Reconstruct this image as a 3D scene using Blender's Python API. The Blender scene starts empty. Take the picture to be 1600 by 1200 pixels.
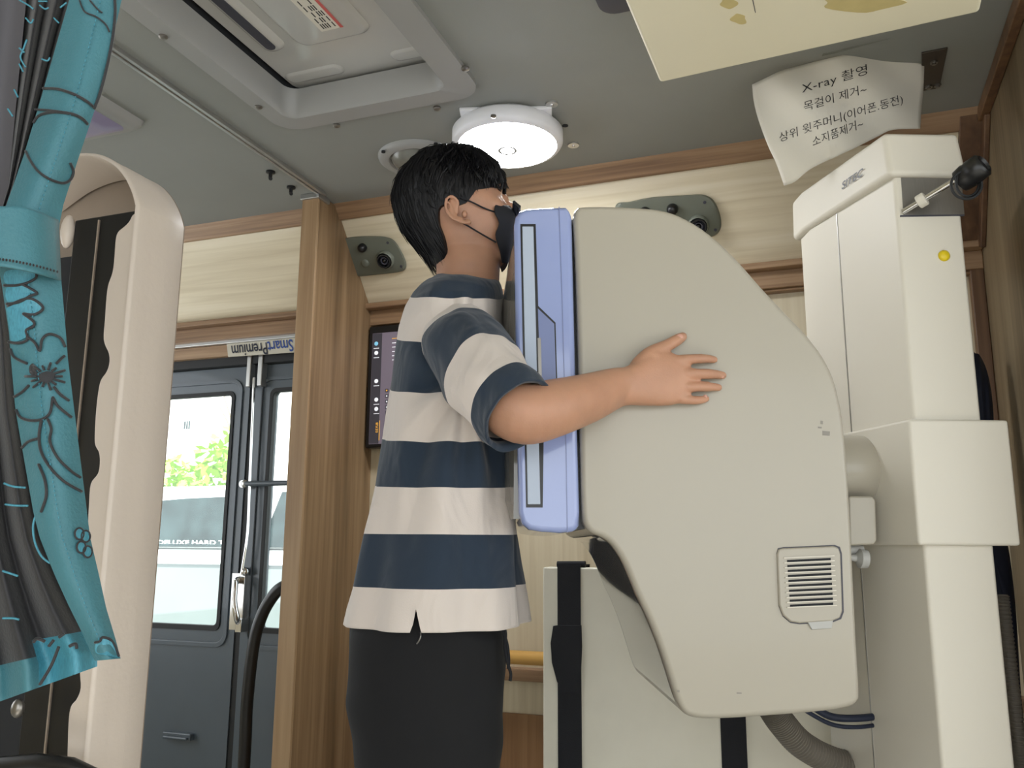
import bpy, bmesh, math, random
import numpy as np
from mathutils import Vector, Matrix, noise

# ---------------------------------------------------------------- camera
YAW, PIT, ROL, FPX = 0.35553097, 0.18805823, 0.00627346, 1333.08
CAM = Vector((0, 0, 1.05))
_f = Vector((-math.sin(YAW)*math.cos(PIT), math.cos(YAW)*math.cos(PIT), math.sin(PIT)))
_r = Vector((math.cos(YAW), math.sin(YAW), 0))
_u = _r.cross(_f)
_R = _r*math.cos(ROL) + _u*math.sin(ROL)
_U = -_r*math.sin(ROL) + _u*math.cos(ROL)
scn = bpy.context.scene
col = scn.collection
cd = bpy.data.cameras.new('camera'); cam = bpy.data.objects.new('camera', cd); col.objects.link(cam)
cam.matrix_world = Matrix(((_R.x, _U.x, -_f.x, CAM.x), (_R.y, _U.y, -_f.y, CAM.y), (_R.z, _U.z, -_f.z, CAM.z), (0, 0, 0, 1)))
cd.sensor_width = 36; cd.lens = FPX/1600*36; cd.clip_start = 0.02
scn.camera = cam

# ---------------------------------------------------------------- light
w = bpy.data.worlds.new('sky'); scn.world = w; w.use_nodes = True
bg = w.node_tree.nodes['Background']; bg.inputs[0].default_value = (0.93, 0.97, 1.0, 1); bg.inputs[1].default_value = 1.25
sl = bpy.data.lights.new('sun', 'SUN'); sl.energy = 6.0; sl.angle = 0.02; sl.color = (1, 0.96, 0.9)
so = bpy.data.objects.new('sun', sl); col.objects.link(so); so.location = (2, -4, 8)
so.rotation_euler = (math.radians(26), math.radians(12), 0)
LAMP = 30.0
scn.view_settings.view_transform = 'Standard'; scn.view_settings.look = 'None'
scn.view_settings.exposure = 1.2; scn.view_settings.gamma = 1.0; scn.view_settings.use_curve_mapping = False

# ---------------------------------------------------------------- frames of reference
DEL = math.radians(1.0)
_fh = Vector((-math.sin(YAW), math.cos(YAW), 0))
E1 = _r*math.cos(DEL) + _fh*math.sin(DEL)      # along the x-ray stand, away from the patient
E2 = _fh*math.cos(DEL) - _r*math.sin(DEL)      # across the stand, away from the viewer
def ray(x, y): return _f + _R*((x-800)/FPX) - _U*((y-600)/FPX)
def on(x, y, ax, v):
    d = ray(x, y); return CAM + d*((v-CAM[ax])/d[ax])
def PX(x, y, v): return on(x, y, 0, v)
def PY(x, y, v): return on(x, y, 1, v)
def PZ(x, y, v): return on(x, y, 2, v)
def S(x, y, d):
    q = ray(x, y); return CAM + q*(d/q.dot(E2))
def SA(x, y, d):
    p = S(x, y, d); return p.dot(E1), p.z
def W(a, d, z): return E1*a + E2*d + Vector((0, 0, z))
def V(*a): return Vector(a)

# ---------------------------------------------------------------- materials
def lin(c):
    c = c/255; return c/12.92 if c <= 0.04045 else ((c+0.055)/1.055)**2.4
def rgb(c): return (lin(c[0]), lin(c[1]), lin(c[2]), 1)
MATS = {}
def newmat(name):
    m = bpy.data.materials.new(name); m.use_nodes = True; MATS[name] = m
    nt = m.node_tree; return m, nt, nt.nodes['Principled BSDF']
def N(nt, t, **k):
    n = nt.nodes.new(t)
    for a, b in k.items(): setattr(n, a, b)
    return n
def mat(name, c, rough=0.5, metal=0.0, var=0.06, vscale=12.0, bump=0.0, bscale=200.0, coat=0.0, spec=0.5, sss=0.0, sheen=0.0, stretch=(1, 1, 1), emit=0):
    m, nt, p = newmat(name); L = nt.links.new
    tc = N(nt, 'ShaderNodeTexCoord'); mp = N(nt, 'ShaderNodeMapping'); mp.inputs['Scale'].default_value = stretch
    L(tc.outputs['Object'], mp.inputs[0])
    nz = N(nt, 'ShaderNodeTexNoise'); nz.inputs['Scale'].default_value = vscale; nz.inputs['Detail'].default_value = 5
    L(mp.outputs[0], nz.inputs['Vector'])
    rp = N(nt, 'ShaderNodeValToRGB')
    b = rgb(c)
    rp.color_ramp.elements[0].position = 0.25; rp.color_ramp.elements[1].position = 0.75
    rp.color_ramp.elements[0].color = tuple(x*(1-var) for x in b[:3])+(1,)
    rp.color_ramp.elements[1].color = tuple(min(1, x*(1+var)) for x in b[:3])+(1,)
    L(nz.outputs[0], rp.inputs[0]); L(rp.outputs[0], p.inputs['Base Color'])
    p.inputs['Roughness'].default_value = rough; p.inputs['Metallic'].default_value = metal
    p.inputs['Specular IOR Level'].default_value = spec; p.inputs['Coat Weight'].default_value = coat
    p.inputs['Coat Roughness'].default_value = 0.04
    if sheen: p.inputs['Sheen Weight'].default_value = sheen
    if sss:
        p.inputs['Subsurface Weight'].default_value = sss; p.inputs['Subsurface Radius'].default_value = (1, .35, .2); p.inputs['Subsurface Scale'].default_value = 0.006
    if bump:
        n2 = N(nt, 'ShaderNodeTexNoise'); n2.inputs['Scale'].default_value = bscale; n2.inputs['Detail'].default_value = 3
        L(mp.outputs[0], n2.inputs['Vector'])
        bp = N(nt, 'ShaderNodeBump'); bp.inputs['Strength'].default_value = bump; bp.inputs['Distance'].default_value = 0.002
        L(n2.outputs[0], bp.inputs['Height']); L(bp.outputs[0], p.inputs['Normal'])
    if emit:
        L(rp.outputs[0], p.inputs['Emission Color']); p.inputs['Emission Strength'].default_value = emit
    return m
def wood(name, cols, axis=2, rough=0.45, band=9.0, fine=60.0, coat=0.0):
    """grain runs along axis; slow tone bands across it"""
    m, nt, p = newmat(name); L = nt.links.new
    tc = N(nt, 'ShaderNodeTexCoord')
    def nz(scale, st, det):
        mp = N(nt, 'ShaderNodeMapping'); s = [1.0, 1.0, 1.0]; s[axis] = st; mp.inputs['Scale'].default_value = s
        L(tc.outputs['Object'], mp.inputs[0])
        t = N(nt, 'ShaderNodeTexNoise'); t.inputs['Scale'].default_value = scale; t.inputs['Detail'].default_value = det; t.inputs['Distortion'].default_value = 0.4
        L(mp.outputs[0], t.inputs['Vector']); return t
    a = nz(band, 0.06, 2); b = nz(fine, 0.035, 4)
    mx = N(nt, 'ShaderNodeMath', operation='MULTIPLY_ADD'); mx.inputs[1].default_value = 0.45
    L(b.outputs[0], mx.inputs[0])
    sc = N(nt, 'ShaderNodeMath', operation='MULTIPLY'); sc.inputs[1].default_value = 0.55
    L(a.outputs[0], sc.inputs[0]); L(sc.outputs[0], mx.inputs[2])
    rp = N(nt, 'ShaderNodeValToRGB'); e = rp.color_ramp.elements
    pos = np.linspace(0.36, 0.64, len(cols))
    e[0].position = pos[0]; e[0].color = rgb(cols[0]); e[1].position = pos[-1]; e[1].color = rgb(cols[-1])
    for q, c in zip(pos[1:-1], cols[1:-1]):
        k = e.new(q); k.color = rgb(c)
    L(mx.outputs[0], rp.inputs[0]); L(rp.outputs[0], p.inputs['Base Color'])
    p.inputs['Roughness'].default_value = rough; p.inputs['Coat Weight'].default_value = coat
    bp = N(nt, 'ShaderNodeBump'); bp.inputs['Strength'].default_value = 0.08; bp.inputs['Distance'].default_value = 0.001
    L(b.outputs[0], bp.inputs['Height']); L(bp.outputs[0], p.inputs['Normal'])
    return m
def glass(name, tint, gloss=0.08, dirt=0.0):
    m, nt, p = newmat(name); L = nt.links.new
    t = N(nt, 'ShaderNodeBsdfTransparent'); t.inputs[0].default_value = tint
    g = N(nt, 'ShaderNodeBsdfGlossy'); g.inputs['Roughness'].default_value = 0.03
    x = N(nt, 'ShaderNodeMixShader'); x.inputs[0].default_value = gloss
    L(t.outputs[0], x.inputs[1]); L(g.outputs[0], x.inputs[2])
    L(x.outputs[0], nt.nodes['Material Output'].inputs[0]); return m
def emis(name, c, s):
    m, nt, p = newmat(name)
    p.inputs['Base Color'].default_value = rgb(c); p.inputs['Emission Color'].default_value = rgb(c); p.inputs['Emission Strength'].default_value = s
    return m

M_ceil = mat('ceiling_vinyl', (140, 142, 137), 0.55, var=0.05, vscale=5, bump=0.15, bscale=900)
M_light = wood('pale_wood', [(206, 192, 162), (222, 210, 182), (232, 222, 199)], 0, band=7)
M_lightv = wood('pale_wood_upright', [(198, 184, 154), (212, 199, 170), (222, 211, 184)], 2, band=9)
M_trim = wood('oak_trim', [(122, 94, 70), (152, 121, 91), (174, 144, 112)], 0, band=12, fine=90)
M_trimv = wood('oak_trim_upright', [(78, 55, 38), (100, 72, 50), (118, 88, 62)], 2, band=12)
M_part = wood('walnut_panel', [(106, 84, 59), (134, 108, 78), (156, 129, 97)], 2, band=14, fine=55)
M_parte = wood('oak_edge', [(130, 102, 72), (156, 127, 94), (172, 144, 110)], 2, band=16)
M_low = wood('brown_wood', [(120, 86, 54), (142, 105, 68), (158, 120, 80)], 2, band=10)
M_rw = wood('olive_wood', [(96, 82, 62), (120, 104, 80), (136, 120, 94)], 2, band=6)
M_floor = mat('grey_vinyl_floor', (196, 194, 188), 0.5, var=0.12, vscale=30)
M_door = mat('slate_paint', (78, 88, 97), 0.38, var=0.04, coat=0.3)
M_rub = mat('black_rubber', (22, 24, 26), 0.6)
M_black = mat('black_plastic', (22, 22, 23), 0.35)
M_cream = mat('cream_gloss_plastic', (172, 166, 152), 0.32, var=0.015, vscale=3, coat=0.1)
M_creamg = mat('cream_dark_reflection_plastic', (120, 116, 108), 0.07, var=0.02, vscale=3, coat=1.0)  # housing cream darkened: dark reflections of the underside put into the colour
M_scuff = mat('grey_scuff', (140, 136, 128), 0.6)
M_white = mat('white_painted_steel', (216, 211, 198), 0.5, var=0.015, vscale=3)
M_blue = mat('lavender_gloss_plastic', (148, 162, 208), 0.14, var=0.02, vscale=4, coat=0.7)
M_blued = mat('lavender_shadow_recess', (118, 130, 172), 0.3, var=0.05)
M_strip = mat('pale_blue_strip', (176, 188, 206), 0.35, var=0.02)
M_pgrey = mat('light_grey_plastic', (176, 176, 172), 0.45, var=0.02)
M_alu = mat('aluminium', (190, 190, 188), 0.3, metal=0.9, var=0.03)
M_chrome = mat('chrome', (225, 225, 225), 0.1, metal=1.0, var=0.02)
M_steel = mat('brushed_steel', (140, 136, 130), 0.32, metal=0.85, var=0.06, vscale=40, stretch=(20, 20, 1))
M_greyp = mat('grey_green_plastic', (108, 112, 100), 0.5, var=0.04, bump=0.1, bscale=600)
M_hatchf = mat('grey_moulded_plastic', (150, 150, 147), 0.45, var=0.03, vscale=6)
M_hatchl = mat('glossy_white_lid', (186, 185, 180), 0.2, var=0.03, vscale=5, coat=0.5)
M_lampw = mat('lamp_white_plastic', (232, 232, 235), 0.4, var=0.01)
M_boxm = mat('aged_cream_plastic', (222, 215, 188), 0.55, var=0.03, vscale=4)
M_stain = mat('yellow_stain', (192, 176, 120), 0.6, var=0.08, vscale=30)
M_paper = mat('white_paper', (214, 209, 196), 0.8, var=0.02, vscale=8)
M_ink = mat('printed_ink', (30, 30, 32), 0.7)
M_yellow = mat('yellow_plastic', (222, 196, 30), 0.4)
M_navy = mat('navy_nylon', (24, 32, 52), 0.7, var=0.25, vscale=14, bump=0.3, bscale=60)
M_strap = mat('black_webbing', (12, 14, 20), 0.85, var=0.15, vscale=300, bump=0.3, bscale=900)
M_board = mat('scuffed_grey_white_board', (212, 208, 192), 0.45, var=0.06, vscale=7)
M_hose = mat('grey_hose', (112, 106, 96), 0.5, var=0.06)
M_rail = mat('yellow_wood_rail', (206, 160, 84), 0.4, var=0.1, vscale=20, stretch=(0.2, 4, 4))
M_shell = mat('off_white_moulded_plastic', (204, 192, 180), 0.42, var=0.03, vscale=5, bump=0.2, bscale=120, coat=0.1)
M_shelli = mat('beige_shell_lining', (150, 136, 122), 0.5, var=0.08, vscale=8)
M_teal = mat('teal_satin', (58, 112, 122), 0.55, var=0.08, vscale=20, sheen=0.1, bump=0.25, bscale=500)
M_tealb = mat('bright_teal_thread', (66, 134, 152), 0.55, var=0.3, vscale=260, stretch=(6, 6, 0.6))
M_cdark = mat('charcoal_satin', (30, 30, 33), 0.65, var=0.15, vscale=30, sheen=0.2, bump=0.2, bscale=400)
M_cgrey = mat('grey_lining', (82, 80, 84), 0.8, var=0.06)
M_skin = mat('skin', (186, 140, 113), 0.48, var=0.1, vscale=22, sss=0.15, bump=0.12, bscale=420)
M_nail = mat('fingernail', (200, 152, 134), 0.3)
M_hair = mat('black_hair', (13, 12, 15), 0.45, var=0.4, vscale=80, spec=0.3)
M_mask = mat('black_cloth_mask', (30, 31, 36), 0.85, var=0.1, vscale=60, bump=0.2, bscale=900)
M_trou = mat('black_trouser_cloth', (15, 16, 19), 0.9, var=0.2, vscale=10, bump=0.4, bscale=18)
M_eye = mat('dark_eye', (24, 18, 16), 0.2)
M_lens = mat('purple_lens', (140, 132, 160), 0.3, var=0.06)
M_dome = mat('smoky_dome', (120, 120, 112), 0.25, var=0.1, vscale=30, coat=0.5)
M_dark = mat('dark_void', (28, 30, 34), 0.8)
M_slot = mat('dark_slot', (62, 62, 72), 0.5)
M_red = mat('red_label', (196, 92, 88), 0.5)
M_brown = mat('brown_metal_bracket', (70, 62, 54), 0.45, metal=0.4)
M_road = mat('asphalt', (120, 118, 112), 0.9, var=0.15, vscale=40)
M_bld = mat('white_render', (240, 238, 232), 0.9, var=0.02)
M_car = mat('white_car_paint', (236, 240, 240), 0.25, var=0.01, coat=0.6)
M_carl = mat('silver_car_paint', (128, 138, 138), 0.4, var=0.05, vscale=5, coat=0.3)
M_carg = mat('reflection_mottled_glass', (48, 62, 64), 0.2, var=0.5, vscale=9, spec=0.12)  # mottled noise paints reflected bushes into the dark glass colour
M_leafm = mat('fresh_green_leaf', (150, 190, 70), 0.6, var=0.35, vscale=6)
M_bark = mat('bark', (150, 130, 110), 0.9)
M_glass = glass('window_glass', (0.93, 0.97, 0.96, 1), 0.06)
M_clear = glass('clear_tape', (0.9, 0.9, 0.88, 1), 0.12)
M_tape = mat('printed_tape', (205, 200, 184), 0.5)
M_tblue = mat('blue_print', (44, 76, 150), 0.6)
M_tdark = mat('black_blue_print', (30, 34, 52), 0.6)
M_lamp = emis('lamp_diffuser', (250, 252, 255), LAMP)
M_scr = emis('screen_grey', (96, 88, 98), 0.36)
M_scrd = emis('screen_dark_bar', (52, 50, 56), 0.3)
M_scrw = emis('screen_white', (220, 222, 226), 0.34)
M_scrb = emis('screen_blue', (120, 180, 205), 0.34)
M_scry = emis('screen_amber', (214, 160, 60), 0.34)
M_shoe = mat('black_shoe', (24, 24, 26), 0.6)

# ---------------------------------------------------------------- mesh builder
def wloc(o):
    p = Vector((0, 0, 0))
    while o is not None: p += o.location; o = o.parent
    return p
class MB:
    def __init__(s): s.v = []; s.f = []; s.m = []
    def add(s, v, f, mi=0):
        k = len(s.v); s.v += [Vector(p) for p in v]; s.f += [tuple(i+k for i in q) for q in f]; s.m += [mi]*len(f); return s
    def hexa(s, p, mi=0):
        return s.add(p, [(0, 3, 2, 1), (4, 5, 6, 7), (0, 1, 5, 4), (1, 2, 6, 5), (2, 3, 7, 6), (3, 0, 4, 7)], mi)
    def box(s, a, b, mi=0):
        x, y, z = a; X, Y, Z = b
        return s.hexa([(x, y, z), (X, y, z), (X, Y, z), (x, Y, z), (x, y, Z), (X, y, Z), (X, Y, Z), (x, Y, Z)], mi)
    def prism(s, pts, vec, mi=0):
        n = len(pts); vec = Vector(vec)
        return s.add(list(pts)+[Vector(p)+vec for p in pts], [tuple(range(n))[::-1], tuple(range(n, 2*n))]+[(i, (i+1) % n, n+(i+1) % n, n+i) for i in range(n)], mi)
    def loft(s, rings, cap0=True, cap1=True, mi=0, closed=True):
        n = len(rings[0]); v = [p for r in rings for p in r]; f = []
        for j in range(len(rings)-1):
            for i in range(n if closed else n-1):
                i2 = (i+1) % n; f.append((j*n+i, j*n+i2, (j+1)*n+i2, (j+1)*n+i))
        if cap0: f.append(tuple(range(n))[::-1])
        if cap1: f.append(tuple(range((len(rings)-1)*n, len(rings)*n)))
        return s.add(v, f, mi)
    def tube(s, path, r, n=12, mi=0, cap=True, flat=None, round_ends=False):
        path = [Vector(p) for p in path]; m = len(path)
        rr = list(r) if hasattr(r, '__len__') else [r]*m
        if round_ends:
            t0 = (path[0]-path[1]).normalized(); t1 = (path[-1]-path[-2]).normalized()
            a = [(path[0]+t0*rr[0]*math.sin(q), rr[0]*math.cos(q)) for q in (1.45, 1.1, .7, .35)]
            b = [(path[-1]+t1*rr[-1]*math.sin(q), rr[-1]*math.cos(q)) for q in (.35, .7, 1.1, 1.45)]
            path = [p for p, _ in a]+path+[p for p, _ in b]; rr = [q for _, q in a]+rr+[q for _, q in b]; m = len(path)
        tan = [(path[min(i+1, m-1)]-path[max(i-1, 0)]).normalized() for i in range(m)]
        u = flat.copy() if flat is not None else (Vector((0, 0, 1)) if abs(tan[0].z) < .9 else Vector((1, 0, 0)))
        rings = []
        for i in range(m):
            u = (u-tan[i]*u.dot(tan[i])).normalized(); v = tan[i].cross(u)
            q = rr[i]; ra, rb = q if hasattr(q, '__len__') else (q, q)
            rings.append([path[i]+u*(ra*math.cos(t))+v*(rb*math.sin(t)) for t in (2*math.pi*k/n for k in range(n))])
        return s.loft(rings, cap, cap, mi)
    def ball(s, c, r, n=16, mi=0, ax=None):
        r = r if hasattr(r, '__len__') else (r, r, r); c = Vector(c)
        A = ax or (Vector((1, 0, 0)), Vector((0, 1, 0)), Vector((0, 0, 1)))
        rings = []
        for j in range(1, n//2):
            t = math.pi*j/(n//2)
            rings.append([c+A[0]*(r[0]*math.sin(t)*math.cos(p))+A[1]*(r[1]*math.sin(t)*math.sin(p))+A[2]*(r[2]*math.cos(t)) for p in (2*math.pi*k/n for k in range(n))])
        k = len(s.v); s.loft(rings, False, False, mi)
        top = len(s.v); s.v.append(c+A[2]*r[2]); s.v.append(c-A[2]*r[2])
        for i in range(n):
            s.f.append((k+i, k+(i+1) % n, top)); s.m.append(mi)
            q = k+(len(rings)-1)*n; s.f.append((q+(i+1) % n, q+i, top+1)); s.m.append(mi)
        return s
    def lathe(s, prof, c, ax=V(0, 0, 1), n=40, mi=0, cap0=True, cap1=True):
        ax = ax.normalized(); u = (Vector((1, 0, 0)) if abs(ax.x) < .9 else Vector((0, 1, 0))); u = (u-ax*u.dot(ax)).normalized(); v = ax.cross(u); c = Vector(c)
        return s.loft([[c+ax*h+u*(r*math.cos(t))+v*(r*math.sin(t)) for t in (2*math.pi*k/n for k in range(n))] for r, h in prof], cap0, cap1, mi)
    def ringplate(s, outer, inner, vec, mi=0):
        n = len(outer); vec = Vector(vec); o2 = [Vector(p)+vec for p in outer]; i2 = [Vector(p)+vec for p in inner]
        return s.loft([outer, inner, i2, o2, outer], False, False, mi)
    def build(s, name, mats, parent=None, bevel=0, seg=2, ang=35, smooth=True, label=None, solid=0, origin=None, subsurf=0):
        mats = mats if isinstance(mats, (list, tuple)) else [mats]
        if parent is not None: org = wloc(parent)
        elif origin is not None: org = Vector(origin)
        else:
            lo = [min(p[i] for p in s.v) for i in range(3)]; hi = [max(p[i] for p in s.v) for i in range(3)]
            org = Vector(((lo[0]+hi[0])/2, (lo[1]+hi[1])/2, lo[2]))
        me = bpy.data.meshes.new(name)
        me.from_pydata([tuple(p-org) for p in s.v], [], s.f)
        for m in mats: me.materials.append(m)
        me.polygons.foreach_set('material_index', s.m)
        bm = bmesh.new(); bm.from_mesh(me); bmesh.ops.recalc_face_normals(bm, faces=bm.faces); bm.to_mesh(me); bm.free()
        if smooth:
            me.polygons.foreach_set('use_smooth', [True]*len(me.polygons))
            me.set_sharp_from_angle(angle=math.radians(ang))
        o = bpy.data.objects.new(name, me); col.objects.link(o)
        if parent is not None: o.parent = parent
        else: o.location = org
        if solid:
            q = o.modifiers.new('thick', 'SOLIDIFY'); q.thickness = solid; q.offset = -1
        if bevel:
            b = o.modifiers.new('bev', 'BEVEL'); b.width = bevel; b.segments = seg; b.limit_method = 'ANGLE'; b.angle_limit = math.radians(ang)
            b.harden_normals = True
        if subsurf:
            q = o.modifiers.new('sub', 'SUBSURF'); q.levels = subsurf; q.render_levels = subsurf
        if label: o['label'] = label
        return o
def tag(o, label, cat, group=None):
    o['label'] = label; o['category'] = cat
    if group: o['group'] = group
    return o
def thing(name, label, cat, loc, group=None):
    o = bpy.data.objects.new(name, None); col.objects.link(o); o.location = Vector(loc); o.empty_display_size = 0.05
    return tag(o, label, cat, group)
def struct(o):
    o['kind'] = 'structure'; return o
def textmesh(body, size, mb, place, mi=0, sx=1.0, depth=0.0, align='CENTER', bold=0.0, spacing=1.0, shear=0.0):
    """letters as mesh; place(x, y) -> world point for a point of the flat text"""
    c = bpy.data.curves.new('t', 'FONT'); c.body = body; c.size = size; c.align_x = align; c.align_y = 'CENTER'; c.offset = bold; c.space_character = spacing; c.shear = shear
    c.resolution_u = 3
    o = bpy.data.objects.new('t', c); col.objects.link(o)
    dg = bpy.context.evaluated_depsgraph_get(); dg.update()
    me = bpy.data.meshes.new_from_object(o.evaluated_get(dg))
    mb.add([place(v.co.x*sx, v.co.y) for v in me.vertices], [tuple(p.vertices) for p in me.polygons], mi)
    bpy.data.objects.remove(o); bpy.data.curves.remove(c); bpy.data.meshes.remove(me)
def rrect(x0, z0, x1, z1, r, n=6):
    """rounded rectangle outline as (x, z) pairs"""
    out = []
    for cx, cz, a in ((x1-r, z1-r, 0), (x0+r, z1-r, 90), (x0+r, z0+r, 180), (x1-r, z0+r, 270)):
        for k in range(n+1):
            t = math.radians(a+90*k/n); out.append((cx+r*math.cos(t), cz+r*math.sin(t)))
    return out
def smooth_path(pts, n=8):
    """Catmull-Rom through the points"""
    P = [Vector(p) for p in pts]; out = []
    for i in range(len(P)-1):
        a, b, c, d = P[max(i-1, 0)], P[i], P[i+1], P[min(i+2, len(P)-1)]
        for k in range(n):
            t = k/n; out.append(0.5*((2*b)+(c-a)*t+(2*a-5*b+4*c-d)*t*t+(3*b-a-3*c+d)*t**3))
    out.append(P[-1]); return out
rnd = random.Random(7)

# ================================================================ THE SETTING
ZC = 2.0; XR = 0.372; XL = -2.75; YN = -0.9; YW = 2.22; XE = 2.4; YR = 1.40   # XE: far end of the bus on the other side of the viewer
CY0, CZ0 = 1.975, 2.0; CY1, CZ1 = 2.185, 1.755         # overhead cove from ceiling to shelf trim
HX0, HX1, HY0, HY1 = -1.10, -0.69, 0.80, 1.505        # hatch opening
PXL, PXR = -1.318, -1.268                              # wood partition
struct(MB().box((XL, YN, -0.06), (XE, 2.45, 0)).build('floor', M_floor))
c = MB()
c.box((XL, YN, ZC), (HX0, CY0+.3, ZC+.05)); c.box((HX1, YN, ZC), (XE, CY0+.3, ZC+.05))
c.box((HX0, YN, ZC), (HX1, HY0, ZC+.05)); c.box((HX0, HY1, ZC), (HX1, CY0+.3, ZC+.05))
struct(c.build('ceiling', M_ceil, bevel=0))
struct(MB().box((XL-.3, YN-.1, ZC+.24), (XE+.1, 2.5, ZC+.28)).build('roof', M_white))  # unseen slab over the ceiling, added to block the sky
# back wall, right of the partition
struct(MB().box((PXR-.01, YW, 0.62), (XR+.05, YW+.05, 1.75)).build('wall_back', M_lightv))
struct(MB().box((PXR-.01, YW-.006, 0), (XR+.05, YW+.05, 0.62)).build('wall_back_lower', M_low))
struct(MB().prism([V(XL, CY0, CZ0), V(XL, CY1, CZ1), V(XL, CY1+.2, CZ1), V(XL, CY0+.25, CZ0)], (XR+.05-XL, 0, 0)).build('wall_overhead', M_light))
def covep(t, out=0.0):
    q = V(0, CY0+(CY1-CY0)*t, CZ0+(CZ1-CZ0)*t); return q+V(0, -0.759, -0.651)*out
c = MB().prism([covep(-.05, .012), covep(.115, .012), covep(.13, .008), covep(.13, -.01), covep(-.05, -.01)], (XR-XL, 0, 0))
for i in range(len(c.v)): c.v[i].x += XL
struct(c.build('trim_1', M_trim, bevel=.003))
c = MB().box((XL, 2.155, 1.745), (XR, YW+.02, 1.762)); c.box((XL, 2.185, 1.700), (XR, YW+.02, 1.746)); c.box((PXR, 2.195, 1.693), (XR, YW+.02, 1.70))
struct(c.build('trim_2', M_trim, bevel=.003))
# right wall with its oak edges
struct(MB().box((XR, YR, 0), (XR+.05, YW+.05, ZC)).build('wall_right', M_rw))
c = MB().box((XR-.02, YR, ZC-.03), (XR, CY0, ZC))
q0 = covep(.0, .013); q1 = covep(1.0, .013)
c.prism([V(XR-.055, *covep(0.02, .014)[1:]), V(XR-.055, *covep(1.0, .014)[1:]), V(XR-.055, *covep(1.0, -.004)[1:]), V(XR-.055, *covep(0.02, -.004)[1:])], (.055, 0, 0))
c.prism([V(XR-.012, *covep(0.0, .05)[1:]), V(XR-.012, *covep(.95, .05)[1:]), V(XR-.012, *covep(1.0, -.0)[1:]), V(XR-.012, *covep(0.0, -.0)[1:])], (.012, 0, 0))
c.box((XR-.03, YW-.03, 1.2), (XR, YW, 1.75))
struct(c.build('trim_3', M_trimv, bevel=.003))
# window wall behind the viewer and far end of the bus body
c = MB().box((XL, YN-.06, 0), (XE, YN, .62)); c.box((XL, YN-.06, 1.9), (XE, YN, ZC+.05)); c.box((XL, YN-.06, .62), (-.75, YN, 1.9))
for x in (.8, XE-.08): c.box((x, YN-.06, .62), (x+.08, YN, 1.9))
struct(c.build('wall_front', M_light))
c = MB().box((XL-.05, YN, 0), (XL, 2.45, .75)); c.box((XL-.05, YN, 1.85), (XL, 2.45, ZC)); c.box((XL-.05, YN, .75), (XL, -.1, 1.85)); c.box((XL-.05, 2.1, .75), (XL, 2.45, 1.85)); struct(c.build('wall_left', M_light))
c = MB().box((XE, YN, 0), (XE+.05, 2.3, .55)); c.box((XE, YN, 1.92), (XE+.05, 2.3, ZC+.05)); c.box((XE, 1.5, .55), (XE+.05, 2.3, 1.92)); struct(c.build('wall_end', M_light))
struct(MB().box((XR+.05, YW, 0), (XE, YW+.05, ZC)).build('wall_back_right', M_light))
# over the door
YD = 2.26
z1 = PY(467, 556, YD).z
c = MB().box((XL, 2.2, 1.690), (PXL, YD+.06, 1.703)); struct(c.build('trim_4', M_alu, bevel=.002))
c = MB().box((XL, 2.215, z1+.008), (PXL, YD+.06, 1.690)); struct(c.build('trim_5', M_trim, bevel=.002))
struct(MB().box((XL, 2.21, 1.755), (PXL, YD+.06, 1.80)).build('wall_above_door', M_light))
struct(MB().box((XL, 2.235, z1-.02), (PXL+.02, YD+.06, z1+.01)).build('trim_7', M_rub))
# wood partition beside the door
c = MB()
ptop = [V(PXL, 1.887, 0), V(PXL, 1.887, ZC), V(PXL, CY0, ZC), V(PXL, CY1, CZ1), V(PXL, YW+.03, CZ1), V(PXL, YW+.03, 0)]
c.prism(ptop, (PXR-PXL, 0, 0))
pt = thing('wood_partition', 'tall brown wood partition board between the bus door and the monitor', 'partition', (PXL, 2.05, 0))
c.build('board', M_part, pt, bevel=.004)
MB().box((PXL-.001, 1.879, 0), (PXR+.001, 1.888, ZC)).build('edge_strip', M_parte, pt, bevel=.002)
MB().box((PXL-.004, 1.872, ZC-.016), (PXR+.006, 1.93, ZC)).build('top_bracket', M_alu, pt, bevel=.003)

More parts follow.
